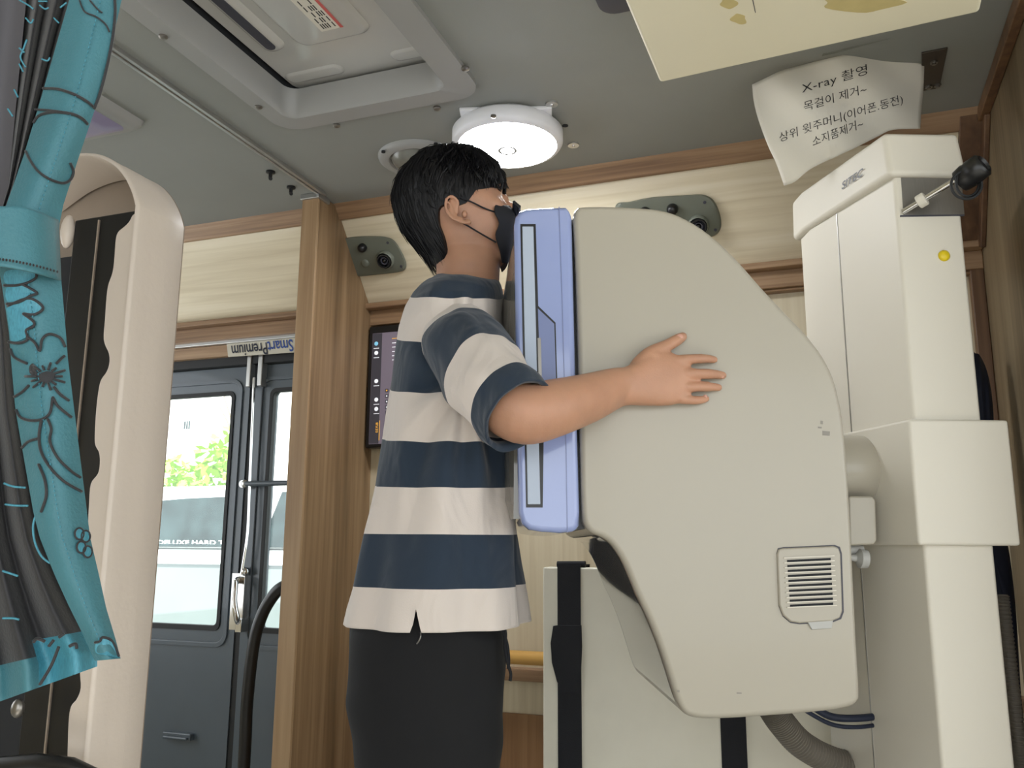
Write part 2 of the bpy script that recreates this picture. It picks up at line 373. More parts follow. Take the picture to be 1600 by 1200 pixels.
# ---------------------------------------------------------------- bus door, two leaves
def door_leaf(n, x0, x1, gx0, gx1):
    zt = z1-.022; zb = .03
    gz0 = PY(345, 985, YD).z; gz1 = PY(365, 612, YD).z
    dr = thing('door_%d' % n, 'slate grey glazed bus door leaf, %s' % ('the one beside the white moulded frame' if n == 1 else 'the one beside the wood partition'), 'door', ((x0+x1)/2, YD, 0))
    dr['kind'] = 'structure'
    outer = []; inner = rrect(gx0, gz0, gx1, gz1, .022)
    for i, (x, z) in enumerate(inner):
        q_, k = divmod(i, 7); ox, oz = (x1, x0, x0, x1)[q_], (zt, zt, zb, zb)[q_]; first_x = q_ in (0, 2)
        outer.append((ox, oz) if k == 3 else ((ox, z) if (k < 3) == first_x else (x, oz)))
    MB().ringplate([V(x, YD, z) for x, z in outer], [V(x, YD, z) for x, z in inner], (0, .04, 0)).build('frame', M_door, dr, bevel=.002)
    ri = rrect(gx0+.011, gz0+.014, gx1-.011, gz1-.011, .015); ro = rrect(gx0-.002, gz0-.002, gx1+.002, gz1+.002, .022)
    MB().ringplate([V(x, YD-.004, z) for x, z in ro], [V(x, YD-.004, z) for x, z in ri], (0, .02, 0)).build('rubber_seal', M_rub, dr, bevel=.002)
    mo = rrect(gx0-.045, gz0-.05, gx1+.032, gz1+.04, .04); mi = rrect(gx0-.030, gz0-.036, gx1+.020, gz1+.028, .032)
    MB().ringplate([V(x, YD-.006, z) for x, z in mo], [V(x, YD-.006, z) for x, z in mi], (0, .008, 0)).build('pressed_rib', M_door, dr, bevel=.003)
    MB().box((gx0, YD+.012, gz0), (gx1, YD+.016, gz1)).build('pane', M_glass, dr)
    return dr
gR1 = PY(355, 800, YD).x
lm = PY(404, 800, YD).x; rm = PY(400, 995, YD).x; rg0 = PY(413, 800, YD).x
xm1 = PY(381, 780, YD).x; xm2 = PY(386, 780, YD).x
d1 = door_leaf(1, XL+.02, xm1-.004, -2.42, gR1)
d2 = door_leaf(2, xm2+.006, PXL+.03, rg0, -1.36)
struct(MB().box((xm1-.006, YD+.004, .02), (xm2+.008, YD+.05, z1-.02)).build('trim_8', M_rub))
# parts of the leaves
c = MB().tube(smooth_path([PY(397, 590, YD-.03), PY(390, 760, YD-.03), PY(387, 830, YD-.03), PY(380, 880, YD-.03), PY(377, 898, YD-.03)], 6), .0045, 10)
c.build('latch_rod', M_chrome, d1)
c = MB()
p0, p1 = PY(396, 565, YD-.012), PY(410, 590, YD-.012)
c.box((p0.x-.012, YD-.03, p1.z-.03), (p0.x+.004, YD-.004, p0.z+.02)); c.build('latch_plate', M_alu, d1, bevel=.003)
c = MB().box((p1.x-.008, YD-.03, p1.z-.03), (p1.x+.01, YD-.0, p0.z+.018)); c.build('latch_keeper', M_alu, d2, bevel=.003)
h = [PY(373, 905, YD-.01), PY(368, 912, YD-.05), PY(366, 940, YD-.055), PY(370, 965, YD-.05), PY(374, 976, YD-.01)]
c = MB().tube(smooth_path(h, 6), [(.012, .009)]*25, 12)
a, b = PY(366, 895, YD-.01), PY(384, 985, YD-.01)
c.box((a.x, YD-.02, b.z), (b.x-.008, YD, a.z)); c.ball(PY(383, 893, YD-.02), .014); c.box((b.x-.018, YD-.04, b.z-.004), (b.x+.004, YD-.002, b.z+.035))
c.build('handle', M_chrome, d1, bevel=.002, label='chrome pull handle')
a, b = PY(257, 1142, YD-.01), PY(300, 1158, YD-.01)
c = MB().box((a.x, YD-.02, b.z), (b.x, YD, a.z)); c.box((a.x+.01, YD-.03, b.z+.004), (b.x-.006, YD-.01, b.z+.012)); c.build('flush_pull', M_door, d1, bevel=.005)
bar = thing('guard_bar', 'slim dark horizontal bar across the narrow glass pane of the door', 'bar', PY(415, 756, YD-.03))
MB().tube([PY(384, 756, YD-.03), V(-1.3, YD-.03, PY(384, 756, YD-.03).z)], .0085, 12).build('rod', M_door, bar)
c = MB().ball(PY(384, 756, YD-.025), .014); c.lathe([(.012, 0), (.012, .03)], PY(378, 756, YD-.03), V(0, 1, 0), 16); c.build('end_clamp', M_alu, bar)
# curved black grab bar
q = lambda x, y: PY(x, y, 2.02)
hb = thing('grab_bar', 'curved glossy black tubular grab bar rising in front of the bus door', 'grab bar', (q(384, 1200).x, 2.02, 0))
pth = smooth_path([V(q(381, 1200).x-.005, 2.02, 0.0), q(381, 1200), q(386, 1100), q(396, 1010), q(408, 965), q(424, 935), q(442, 917), q(470, 905)+V(0, .02, 0)], 8)
MB().tube(pth, .0165, 16).build('tube', M_black, hb)
MB().lathe([(.035, 0), (.035, .006), (.02, .01)], V(pth[0].x, 2.02, 0), V(0, 0, 1), 20).build('base_flange', M_black, hb)
# printed strip over the door
tp0, tp1 = PY(354, 531, 2.213), PY(470, 520, 2.213); tb0, tb1 = PY(357, 558, 2.213), PY(470, 550, 2.213)
st = MB().prism([tb0, tb1, tp1, tp0], (0, -.002, 0))
sto = st.build('tape_strip', M_tape); tag(sto, 'cream tape strip with upside-down blue lettering over the bus door', 'tape strip')
ux = (tp1-tp0).normalized(); uz = (tp0-tb0).normalized()
def plc(cx, cy, s):
    o = PY(cx, cy, 2.2095); return lambda x, y: o-ux*(x*s)-uz*(y*s)
c = MB(); textmesh('Smart', 1, c, plc(438, 540, .056), sx=.72, bold=.012); c.build('lettering', M_tblue, sto, smooth=False, label='blue upside-down word Smart')
c = MB(); textmesh('Premium', 1, c, plc(389.5, 545.5, .056), sx=.69, bold=.012); c.build('lettering', M_tdark, sto, smooth=False, label='dark upside-down word Premium')

# ================================================================ ON THE CEILING
# roof hatch
ht = thing('roof_hatch', 'grey framed white roof hatch with pressed ribs and a red-headed label', 'roof hatch', ((HX0+HX1)/2, (HY0+HY1)/2, ZC))
def zr(x0, y0, x1, y1, r, z, n=6): return [V(x, y, z) for x, y in rrect(x0, y0, x1, y1, r, n)]
c = MB()
r0 = zr(HX0-.036, HY0-.022, HX1+.052, HY1+.032, .055, ZC+.0); r1 = zr(HX0-.036, HY0-.022, HX1+.052, HY1+.032, .055, ZC-.010)
r2 = zr(HX0+.008, HY0+.008, HX1-.008, HY1-.018, .03, ZC-.012); r3 = zr(HX0+.012, HY0+.012, HX1-.012, HY1-.024, .03, ZC-.004); r4 = zr(HX0+.018, HY0+.02, HX1-.016, HY1-.034, .03, ZC+.050)
c.loft([r0, r1, r2, r3, r4], False, False)
c.build('frame', M_hatchf, ht, ang=50)
MB().ringplate(zr(HX0, HY0, HX1, HY1, .03, ZC+.05), zr(HX0+.015, HY0+.015, HX1-.015, HY1-.015, .03, ZC+.05), (0, 0, .19)).build('well', M_dark, ht)
ZL = ZC+.060
c = MB()
lx0, lx1, ly0, ly1 = HX0+.026, HX1-.016, HY0+.01, PZ(580, 120, ZL).y-.004
c.prism(zr(lx0, ly0, lx1, ly1, .03, ZL), (0, 0, .02))
def ridge(c, x0, y0, x1, y1, r, hgt=.006, wd=.014):
    """raised pressed panel with sloping rim"""
    a = zr(x0-wd, y0-wd, x1+wd, y1+wd, r+wd, ZL+.001); b = zr(x0-wd*.4, y0-wd*.4, x1+wd*.4, y1+wd*.4, r+wd*.4, ZL-hgt*.85); d = zr(x0, y0, x1, y1, r, ZL-hgt)
    c.loft([a, b, d], False, True)
ll = MB(); 
def zz(px, py): return PZ(px, py, ZL)
a, b = zz(268, 22), zz(437, 82)
k = (a.x+b.x)/2
p = zz(437, 78); hx = zz(430, 62)
cxl = zz(425, 68).x; ly = zz(437, 76).y
ridge(c, cxl-.012, ly0+.05, cxl+.012, ly-.012, .0119, .010, .016)
cxr = zz(632, 18).x; lyr = zz(640, 28).y
ridge(c, cxr-.012, ly0+.05, cxr+.012, lyr-.012, .0119, .010, .016)
e0, e1 = zz(452, 122), zz(530, 106); ridge(c, e0.x, ly1-.060, e1.x, ly1-.038, .0105, .004, .010)
e0, e1 = zz(612, 82), zz(686, 70); ridge(c, e0.x, ly1-.060, min(e1.x, lx1-.014), ly1-.038, .0105, .004, .010)
e0, e1 = zz(478, 72), zz(580, 52); ridge(c, e0.x, ly0+.06, e1.x, e0.y-.01, .02, .006, .012)
c.build('lid', M_hatchl, ht, ang=60)
for cx, yy in ((cxl, ly), (cxr, lyr)):
    MB().prism(zr(cx-.011, ly0+.06, cx+.011, yy-.016, .0108, ZL-.0115), (0, 0, .004)).build('grip_recess', M_slot, ht, smooth=False)
s0, s1, s2 = zz(459, 8), zz(503, 45), zz(536, 36)
ex, ey = (s2-s1), (s1-s0)
zl2 = V(0, 0, -.0068)
o = V(s1.x, s1.y, ZL)+zl2
wx = V(s2.x-s1.x, 0, 0); wy = V(0, -.19, 0)
lb = MB().prism([o, o+wx, o+wx+wy, o+wy], (0, 0, .0004)).build('label_sheet', M_paper, ht, label='white instruction label')
MB().prism([o+wx*.86+V(0, 0, -.0003), o+wx+V(0, 0, -.0003), o+wx+wy+V(0, 0, -.0003), o+wx*.86+wy+V(0, 0, -.0003)], (0, 0, .0003)).build('red_header', M_red, lb, smooth=False)
c = MB()
for k in range(6):
    t = .18+k*.105; L = rnd.uniform(.45, .9)
    for j in range(int(L*9)):
        if rnd.random() < .15: continue
        u0 = o+wx*t+wy*(.04+j*.1)+V(0, 0, -.0003)
        c.prism([u0, u0+wx*.05, u0+wx*.05+wy*.08, u0+wy*.08], (0, 0, .0002))
c.build('printed_lines', M_ink, lb, smooth=False)
c = MB()
for x, y in ((404, 167), (526, 196), (683, 169), (727, 107), (255, 57)):
    q = PZ(x, y, ZC-.011); MB().lathe([(.0085, .002), (.0085, -.002), (.006, -.004), (.002, -.0045)], q, V(0, 0, 1), 16).build('screw', M_steel, ht)
# aluminium rail
ra = MB()
for k, (x, h) in enumerate(((-.0135, .004), (-.0075, .007), (-.0015, .004), (.0045, .007), (.0105, .010))):
    ra.box((-1.262+x, YN, ZC-h), (-1.262+x+.0058, 1.885, ZC))
tag(ra.build('ceiling_rail', M_alu, bevel=.001), 'ribbed aluminium strip running along the ceiling up to the wood partition', 'rail')
# hooks
for i, (x, y, lb) in enumerate(((423, 268, 'black hook on the ceiling beside the aluminium rail, further from the wood partition'), (455, 292, 'black hook on the ceiling beside the aluminium rail, nearer the wood partition'))):
    q = PZ(x, y, ZC); t = thing('ceiling_hook', lb, 'hook', q, 'black ceiling hooks')
    MB().lathe([(.012, 0), (.012, -.004), (.008, -.006)], q, V(0, 0, 1), 20).build('base', M_black, t)
    MB().tube([q+V(0, 0, -.004), q+V(0, 0, -.018), q+V(.004, -.004, -.022)], .005, 10).build('peg', M_black, t)
# round lamp
lq = PZ(793, 226, ZC-.04)
la = thing('ceiling_lamp', 'round white ceiling lamp, lit and glaring, above the x-ray machine', 'lamp', (lq.x, lq.y, ZC))
LC = V(lq.x, lq.y, ZC); LR = .128
d_ = V(.6, .8, 0); 
def rot(p, a): return V(p.x*math.cos(a)-p.y*math.sin(a), p.x*math.sin(a)+p.y*math.cos(a), 0)
c = MB(); c.prism([LC+rot(V(.102, .102, 0), math.radians(18+90*k)) for k in range(4)], (0, 0, -.008)); c.build('mounting_plate', M_lampw, la, bevel=.002)
MB().lathe([(LR-.01, -.002), (LR, -.012), (LR, -.034), (LR-.005, -.042), (LR-.014, -.045), (LR-.017, -.043)], LC, V(0, 0, 1), 64).build('rim', M_lampw, la, ang=50)
MB().lathe([(LR-.016, -.040), (LR-.018, -.046), (LR-.03, -.050), (.04, -.054), (.001, -.0545)], LC, V(0, 0, 1), 64).build('diffuser', M_lamp, la, ang=60)
MB().lathe([(.022, -.0535), (.022, -.0556), (.016, -.0556), (.016, -.0535)], LC, V(0, 0, 1), 24).build('sensor_ring', M_hatchf, la)
q = PZ(771, 181, ZC-.043); MB().lathe([(.006, .001), (.006, -.003), (.003, -.004)], q, V(0, 0, 1), 14).build('screw', M_steel, la)
for x, y, lb in ((862, 162, 'round metal washer on the ceiling touching the far corner tab of the lit lamp'), (896, 226, 'round metal washer on the ceiling beside the lit lamp, just above the wood trim')):
    q = PZ(x, y, ZC); t = thing('ceiling_washer', lb, 'washer', q, 'washers beside the ceiling lamp')
    MB().lathe([(.014, 0), (.0135, -.003), (.005, -.003)], q, V(0, 0, 1), 20).build('disc', M_alu, t)
    MB().ball(q+V(0, 0, -.003), (.004, .004, .003), 12).build('screw_head', M_chrome, t)
q = PZ(883, 196, ZC); tag(MB().lathe([(.007, 0.004), (.007, -.0015)], q, V(0, 0, 1), 16).build('plugged_hole', M_dark), 'small dark plugged hole in the ceiling beside the lamp rim', 'hole')
# round vent partly behind the head
vq = PZ(655, 247, ZC)
ve = thing('ceiling_vent', 'round grey flanged ceiling dome behind the head of the person', 'ceiling dome', (vq.x, vq.y, ZC))
VC = V(vq.x, vq.y, ZC); a = PZ(592, 236, ZC); VR = (a-VC).length
MB().lathe([(VR, 0), (VR*.985, -.006), (VR*.90, -.013), (VR*.74, -.012), (VR*.70, -.006), (VR*.69, .0)], VC, V(0, 0, 1), 48, cap0=False, cap1=False).build('flange', M_hatchf, ve, ang=50)
MB().lathe([(VR*.70, -.004), (VR*.6, -.018), (VR*.4, -.026), (.001, -.028)], VC, V(0, 0, 1), 40).build('dome', M_dome, ve, ang=50)
for x, y in ((599, 237), (681, 225), (640, 275), (718, 262)):
    q = PZ(x, y, ZC-.012); MB().lathe([(.005, .002), (.005, -.002)], q, V(0, 0, 1), 12).build('screw', M_dark, ve)
# rectangular lamp with purple lens, half hidden by the curtain
q = PZ(229, 192, ZC)
pl_ = thing('ceiling_light', 'unlit rectangular ceiling light with purplish lens, partly behind the teal curtain', 'lamp', (q.x-.1, q.y-.2, ZC))
MB().loft([zr(q.x-.2, q.y-.5, q.x, q.y, .012, ZC), zr(q.x-.197, q.y-.497, q.x-.003, q.y-.003, .012, ZC-.012), zr(q.x-.19, q.y-.49, q.x-.016, q.y-.012, .02, ZC-.022)], False, True).build('housing', M_hatchf, pl_, ang=40)
MB().loft([zr(q.x-.188, q.y-.48, q.x-.03, q.y-.02, .02, ZC-.021), zr(q.x-.18, q.y-.46, q.x-.05, q.y-.05, .03, ZC-.036)], False, True).build('lens', M_lens, pl_, ang=40)
# dark rounded fitting at the top of the view
q0, q1 = PZ(940, 22, ZC), PZ(1010, 34, ZC)
c = MB().loft([zr(q0.x, q0.y-.35, q0.x+.2, q0.y, .03, ZC), zr(q0.x+.003, q0.y-.347, q0.x+.197, q0.y-.003, .03, ZC-.008), zr(q0.x+.012, q0.y-.335, q0.x+.188, q0.y-.012, .025, ZC-.010)], False, True)
tag(c.build('ceiling_cover', M_slot, ang=40), 'dark rounded cover plate on the ceiling beside the cream box', 'cover')
# cream box hung under the ceiling
ZB = 1.885
b0, b1, b2 = PZ(1032, 130, ZB), PZ(1530, 20, ZB), PZ(977, 0, ZB)
bx = thing('ceiling_unit', 'aged cream box unit with yellow stains hung under the ceiling', 'box', ((b0.x+b1.x)/2, b0.y-.4, ZB))
dl = (b2-b0).normalized(); dr_ = (PZ(1537, 0, ZB)-b1).normalized()
n0 = b0+dl*1.0; n1 = b1+dl*1.0
c = MB().hexa([b0, b1, n1, n0]+[p+V(-.022 if i in (0, 3) else .01, .012 if i < 2 else 0, ZC-ZB) for i, p in enumerate((b0, b1, n1, n0))])
c.build('housing', M_boxm, bx, bevel=.006, seg=3)
c = MB()
def blob(cx, cy, rx, ry, z):
    return [PZ(cx+rx*(1+.25*math.sin(3*t+cx))*math.cos(t), cy+ry*(1+.2*math.cos(2*t+cy))*math.sin(t), z) for t in (2*math.pi*k/24 for k in range(24))]
for a in ((1138, 4, 13, 9), (1155, 30, 12, 8), (1340, 4, 62, 14)): MB().prism(blob(*a, ZB-.0005), (0, 0, .001)).build('stain', M_stain, bx, smooth=False, label='yellow stain')
c = MB().prism([PZ(1175, -2, ZB-.0004), PZ(1180, 20, ZB-.0004), PZ(1181, 20, ZB-.0004), PZ(1176.5, -2, ZB-.0004)], (0, 0, .0006)); c.build('scratch', M_slot, bx, smooth=False)
# bracket
g = [PZ(x, y, ZC-.004) for x, y in ((1440, 84), (1481, 76), (1468, 138), (1440, 143))]
br = thing('ceiling_bracket', 'dark metal bracket bolted to the ceiling behind the paper notice', 'bracket', g[0])
MB().prism(g, (0, 0, .004)).build('plate', M_brown, br, bevel=.001)
for x, y in ((1459, 97), (1451, 135), (1465, 133)):
    MB().lathe([(.007, .001), (.007, -.003), (.004, -.003), (.004, -.006)], PZ(x, y, ZC-.004), V(0, 0, 1), 14).build('bolt', M_steel, br)

# overhead air and reading-light panels on the cove
cn = V(0, -0.759, -0.651).normalized()
def CV(x, y, out=0.0):
    d = ray(x, y); p0 = V(0, CY0, CZ0)+cn*out; return CAM+d*((p0-CAM).dot(cn)/d.dot(cn))
def closed_spline(px, n=6):
    P = [Vector((a, b, 0)) for a, b in px]; out = []
    m = len(P)
    for i in range(m):
        a, b, c_, d = P[(i-1) % m], P[i], P[(i+1) % m], P[(i+2) % m]
        for k in range(n):
            t = k/n; q = 0.5*((2*b)+(c_-a)*t+(2*a-5*b+4*c_-d)*t*t+(3*b-a-3*c_+d)*t**3); out.append((q.x, q.y))
    return out
def overhead(lab, outline, knobs, nozzle, screws, buttons):
    o = CV(*outline[0]); t = thing('overhead_panel', lab, 'overhead panel', o, 'overhead air nozzle panels')
    ol = closed_spline(outline); mx = sum(p[0] for p in ol)/len(ol); my = sum(p[1] for p in ol)/len(ol)
    sh = lambda k, out: [CV(mx+(x-mx)*k, my+(y-my)*k, out) for x, y in ol]
    MB().loft([sh(1, -.001), sh(.995, .008), sh(.95, .014)], False, True).build('face_plate', M_greyp, t, ang=60)
    for x, y, r in knobs:
        q = CV(x, y, .012); MB().lathe([(r, 0), (r, .008), (r*.85, .017), (r*.5, .021), (.001, .022)], q, cn, 24).build('light_knob', M_black, t, ang=60)
    x, y, r = nozzle; q = CV(x, y, .012)
    nz_ = MB().lathe([(r, 0), (r, .012), (r*.86, .016), (r*.84, .006)], q, cn, 32, cap1=False).build('air_nozzle', M_greyp, t, ang=50)
    tl = (cn+V(.12, 0, .10)).normalized(); q2 = q+cn*.008
    MB().lathe([(r*.82, -.006), (r*.74, .012), (r*.62, .012), (r*.60, .002)], q2+tl*.004, tl, 28, cap0=False, cap1=False).build('louvre_ring', M_black, nz_, ang=50)
    MB().lathe([(r*.62, .0), (r*.42, .003), (r*.40, .010), (r*.30, .010), (r*.28, .004)], q2, tl, 28, cap0=True).build('inner_ring', M_slot, nz_, ang=50)
    MB().ball(q2+tl*.006, r*.24, 14).build('hub', M_black, nz_)
    for x, y in screws: MB().lathe([(.004, 0), (.004, .002)], CV(x, y, .013), cn, 10).build('screw', M_slot, t)
    for x, y, r in buttons: MB().lathe([(r, 0), (r*.95, .004), (r*.6, .006), (.001, .0065)], CV(x, y, .013), cn, 24).build('call_button', M_greyp, t, ang=60)
    return t
overhead('grey-green overhead air nozzle panel beside the wood partition', [(528, 377), (545, 371), (575, 369), (602, 370), (617, 377), (630, 398), (635, 415), (628, 424), (600, 428), (560, 432), (535, 432), (520, 410)],
         [(567.5, 386, .013)], (603.5, 404.5, .027), [(606, 379), (627, 416)], [(571, 411, .0125), (548, 412, .010)])
overhead('grey-green overhead air nozzle panel behind the top of the x-ray machine', [(962, 321), (985, 315), (1020, 308), (1070, 305), (1098, 304), (1115, 313), (1125, 335), (1126, 357), (1112, 370), (1070, 375), (1010, 375), (965, 360)],
         [(1051, 326, .0145), (1008, 331, .0145)], (1091.5, 351, .027), [(1101, 316), (1118, 359)], [(1040, 356, .0125)])

# ================================================================ X-RAY STAND
D0, D1 = 1.29, 1.71
xs = thing('chest_x_ray_stand', 'large cream and lavender chest x-ray stand the person is hugging', 'x-ray machine', W(.45, 1.5, 0))
hp = [(912, 321.5), (950, 321), (1000, 323), (1040, 328), (1075, 342), (1110, 365), (1150, 402), (1190, 447), (1230, 490), (1262, 523), (1287, 556), (1303, 588), (1312, 620), (1319, 660), (1325, 720), (1330, 800), (1335, 900), (1340, 1000), (1344.5, 1080), (1342, 1096), (1330, 1105), (1290, 1112), (1200, 1119.5), (1125, 1124), (1090, 1123), (1072, 1117), (1062, 1104), (1053, 1080), (1033, 1017), (1014, 968), (996, 930), (976, 882), (958, 853), (942, 840), (925, 833), (915, 822), (910, 800), (907, 700), (903, 520), (899, 400), (896, 340), (901, 325)]
hp = [S(x, y, D0) for x, y in closed_spline(hp, 3)]
c = MB().prism(hp, E2*(D1-D0)); hs = c.build('housing', M_cream, xs, bevel=.02, seg=5, ang=50)
c = MB()
for x, y, a, b in ((1281, 668, 3, 1.5), (1291, 677, 6, 4), (1284, 660, 2, 3), (1155, 1083, 4, 1.2), (1060, 1080, 2, 2)):
    q = S(x, y, D0-.0003)
    MB().prism([S(x-a, y-b, D0-.0003), S(x+a, y-b*.7, D0-.0003), S(x+a*.9, y+b, D0-.0003), S(x-a, y+b*.8, D0-.0003)], E2*.001).build('scuff', M_scuff, hs, smooth=False)
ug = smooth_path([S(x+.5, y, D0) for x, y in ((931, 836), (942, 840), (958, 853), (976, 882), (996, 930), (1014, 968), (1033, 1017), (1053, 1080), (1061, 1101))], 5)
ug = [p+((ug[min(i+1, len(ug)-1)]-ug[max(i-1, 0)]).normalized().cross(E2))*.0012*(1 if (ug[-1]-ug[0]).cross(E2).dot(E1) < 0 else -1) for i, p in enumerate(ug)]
MB().loft([[p+E2*.021 for p in ug], [p+E2*(D1-D0-.022) for p in ug]], False, False, closed=False).build('underside_gloss_skin', M_creamg, hs, ang=180, label='mirror-glossy curved underside')  # thin skin added over the housing for its glossy dark reflections
# dark connector between the panel and the housing
a0, zt_ = SA(884, 332, D0); a1, zb_ = SA(915, 826, D0)
MB().hexa([W(a0, D0+.03, zb_), W(a1+.02, D0+.03, zb_), W(a1+.02, D1-.03, zb_), W(a0, D1-.03, zb_), W(a0, D0+.03, zt_), W(a1, D0+.03, zt_), W(a1, D1-.03, zt_), W(a0, D1-.03, zt_)]).build('connector', M_black, xs)
# lavender detector panel
dp = [(803, 350), (805, 338), (811, 329), (822, 325), (850, 323), (884, 322), (891, 327), (894, 340), (899, 560), (906, 800), (905, 822), (898, 831), (875, 833), (845, 831), (826, 828), (815, 818), (810, 800), (806, 560)]
dpan = MB().prism([S(x, y, D0-.004) for x, y in dp], E2*(D1-D0+.008)).build('detector_panel', M_blue, xs, bevel=.010, seg=4, ang=40)
Df = D0-.0046
def fp(px, th, name, m, par, off=0, bev=.0): return MB().prism([S(x, y, Df-off) for x, y in px], E2*th).build(name, m, par, bevel=bev)
fp([(813, 350), (837, 350), (841, 478), (868, 504), (871, 600), (872, 640), (850, 650), (848, 793), (822, 793)], .003, 'cassette_recess', M_black, dpan)
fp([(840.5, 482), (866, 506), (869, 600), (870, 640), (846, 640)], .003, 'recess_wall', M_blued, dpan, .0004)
fp([(816, 353.5), (833.5, 353.5), (844.5, 788), (824.5, 788)], .004, 'cassette_strip', M_strip, dpan, .0016, .001)
fp([(840, 528), (845, 528), (847, 600), (842, 600)], .003, 'catch', M_steel, dpan, .003)
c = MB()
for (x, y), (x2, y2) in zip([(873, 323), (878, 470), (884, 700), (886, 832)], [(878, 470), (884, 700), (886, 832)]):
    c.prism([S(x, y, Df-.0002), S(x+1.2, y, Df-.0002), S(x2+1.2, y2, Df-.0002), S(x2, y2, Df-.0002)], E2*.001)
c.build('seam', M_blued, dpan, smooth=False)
# glossy grey cover bulging towards the chest
cl = []
for k in range(13):
    t = k/12; d = D0+.03+(D1-D0-.06)*t
    bul = .020*math.sin(math.pi*t)**.5
    cl.append((d, bul))
zt2 = SA(790, 402, 1.45)[1]; zb2 = SA(790, 560, 1.45)[1]; ap = SA(806, 480, D0)[0]
rings = []
for z, k in ((zt2, .05), (zt2-.012, .45), (zt2-.05, .8), (zt2-.09, 1), (zb2, 1), (zb2-.25, 1), (zb2-.28, .3)):
    rings.append([W(ap-b*k-.001, d, z) for d, b in cl]+[W(ap+.012, d, z) for d, b in reversed(cl)])
MB().loft(rings).build('chest_cover', mat('smoky_clear_plastic', (128, 126, 118), 0.12, var=.05, coat=.6), dpan, ang=50)
# chin rest
c = MB()
for k in range(4):
    q = S(803+k*2.6, 322.5+k*2.2, 1.47); c.tube([q-E2*.02, q+E2*.08], .0030, 10)
c.build('chin_rest', M_rub, dpan)
# vent grille
gp = [(1217, 858), (1225, 856.5), (1303, 853), (1311, 856), (1314, 866), (1317, 955), (1313, 966), (1300, 971), (1250, 974), (1236, 972), (1224, 962), (1218, 946), (1215, 866)]
vg = MB().prism([S(x, y, D0-.005) for x, y in gp], E2*.008).build('vent_grille', M_cream, xs, bevel=.003, seg=3)
gx, gy = sum(p[0] for p in gp)/len(gp), sum(p[1] for p in gp)/len(gp)
MB().prism([S(gx+(x-gx)*1.03, gy+(y-gy)*1.025, D0-.0006) for x, y in gp], E2*.002).build('shadow_gap', M_slot, vg)
fp2 = lambda px, d, th, n, m, par, bev=0: MB().prism([S(x, y, d) for x, y in px], E2*th).build(n, m, par, bevel=bev)
fp2([(1262, 972), (1302, 969), (1300, 982), (1269, 984)], D0-.004, .006, 'release_tab', M_pgrey, vg, .001)
for k in range(10):
    x0, x1 = 1230+k*.5, 1298+k*.42; y0, y1 = 875+k*7.75, 871.7+k*7.75
    fp2([(x0, y0), (x1, y1), (x1, y1+4.4), (x0, y0+4.4)], D0-.0056, .002, 'slot', M_dark, vg)
for k in range(11):
    x0, x1 = 1225+k*.5, 1304+k*.4; y0, y1 = 871+k*7.75, 867.5+k*7.75
    fp2([(x0, y0), (x1, y1), (x1, y1+1.6), (x0, y0+1.6)], D0-.0072, .003, 'slat', M_white, vg)
# column
DN = 1.35
def colsec(off=0.0, z=0.0, deep=.30):
    an = SA(1407, 400, DN)[0]; ar = SA(1509, 400, DN)[0]
    p = [(an, DN), (ar, DN), (ar, DN+deep), (an-.055, DN+deep), (an-.055, DN+.245)]
    cx = sum(q[0] for q in p)/5; cy = sum(q[1] for q in p)/5
    out = []
    for a, d in p:
        out.append((a+off*(1 if a > an+.01 else -1), d+off*(-1 if d < DN+.1 else 1)))
    return [W(a, d, z) for a, d in out]
zcap0 = SA(1403, 273, DN-.012)[1]; zcap1 = SA(1390, 200, DN-.012)[1]
MB().loft([colsec(0, .0), colsec(0, zcap0+.02)]).build('column', M_white, xs, bevel=.006, seg=3)
cs = colsec(.012, zcap0); ct = colsec(.010, zcap1)
ct = [p+V(0, 0, 0) for p in ct]
for i in (0, 1): ct[i] = ct[i]+E2*.012
cap = MB().loft([cs, ct]).build('column_cap', M_white, xs, bevel=.010, seg=4)
# maker's lettering on the slanting face of the cap
pa, pb = cs[4], cs[0]; dirn = (pb-pa).normalized(); nrm = dirn.cross(V(0, 0, 1)).normalized()
if nrm.dot(CAM-pa) < 0: nrm = -nrm
q = ray(1331, 281); mid = CAM+q*((pa-CAM).dot(nrm)/q.dot(nrm))
L0 = CAM+ray(1312, 296)*((pa-CAM).dot(nrm)/ray(1312, 296).dot(nrm)); L1 = CAM+ray(1352, 268)*((pa-CAM).dot(nrm)/ray(1352, 268).dot(nrm))
wl = (L1-L0).length
c = MB(); textmesh('SITEC', 1, c, lambda x, y: mid+nrm*.0007+dirn*(x*wl/3.05)+V(0, 0, 1)*(y*.019), sx=1, bold=.018, shear=.25); c.build('maker_lettering', M_slot, cap, smooth=False)
g = lambda x, y, o: S(x, y, DN-o)
MB().prism([g(1408, 277, .001), g(1502, 276, .001), g(1507, 336, .001), g(1412, 337, .001)], E2*.004).build('metal_plate', M_steel, xs, bevel=.0)
MB().prism([g(1407, 336, .0015), g(1507, 335, .0015), g(1507, 337, .0015), g(1407, 338.5, .0015)], E2*.004).build('plate_edge', M_slot, xs)
c = MB(); pe = [p+(p-W(.68, 1.5, 0)).normalized()*.0 for p in colsec(.0006, 0)]
t = .72; sm = pe[4].lerp(pe[0], .35)
nn = nrm
c.prism([sm+nn*.0006+V(0, 0, .3), sm+dirn*.002+nn*.0006+V(0, 0, .3), sm+dirn*.002+nn*.0006+V(0, 0, zcap0), sm+nn*.0006+V(0, 0, zcap0)], -nn*.002)
c.build('column_seam', M_alu, xs, smooth=False)
q = S(1474.5, 400, DN); MB().lathe([(.0095, -.002), (.0095, .003), (.006, .0055), (.001, .006)], q, -E2, 24).build('button', M_yellow, xs, ang=60)
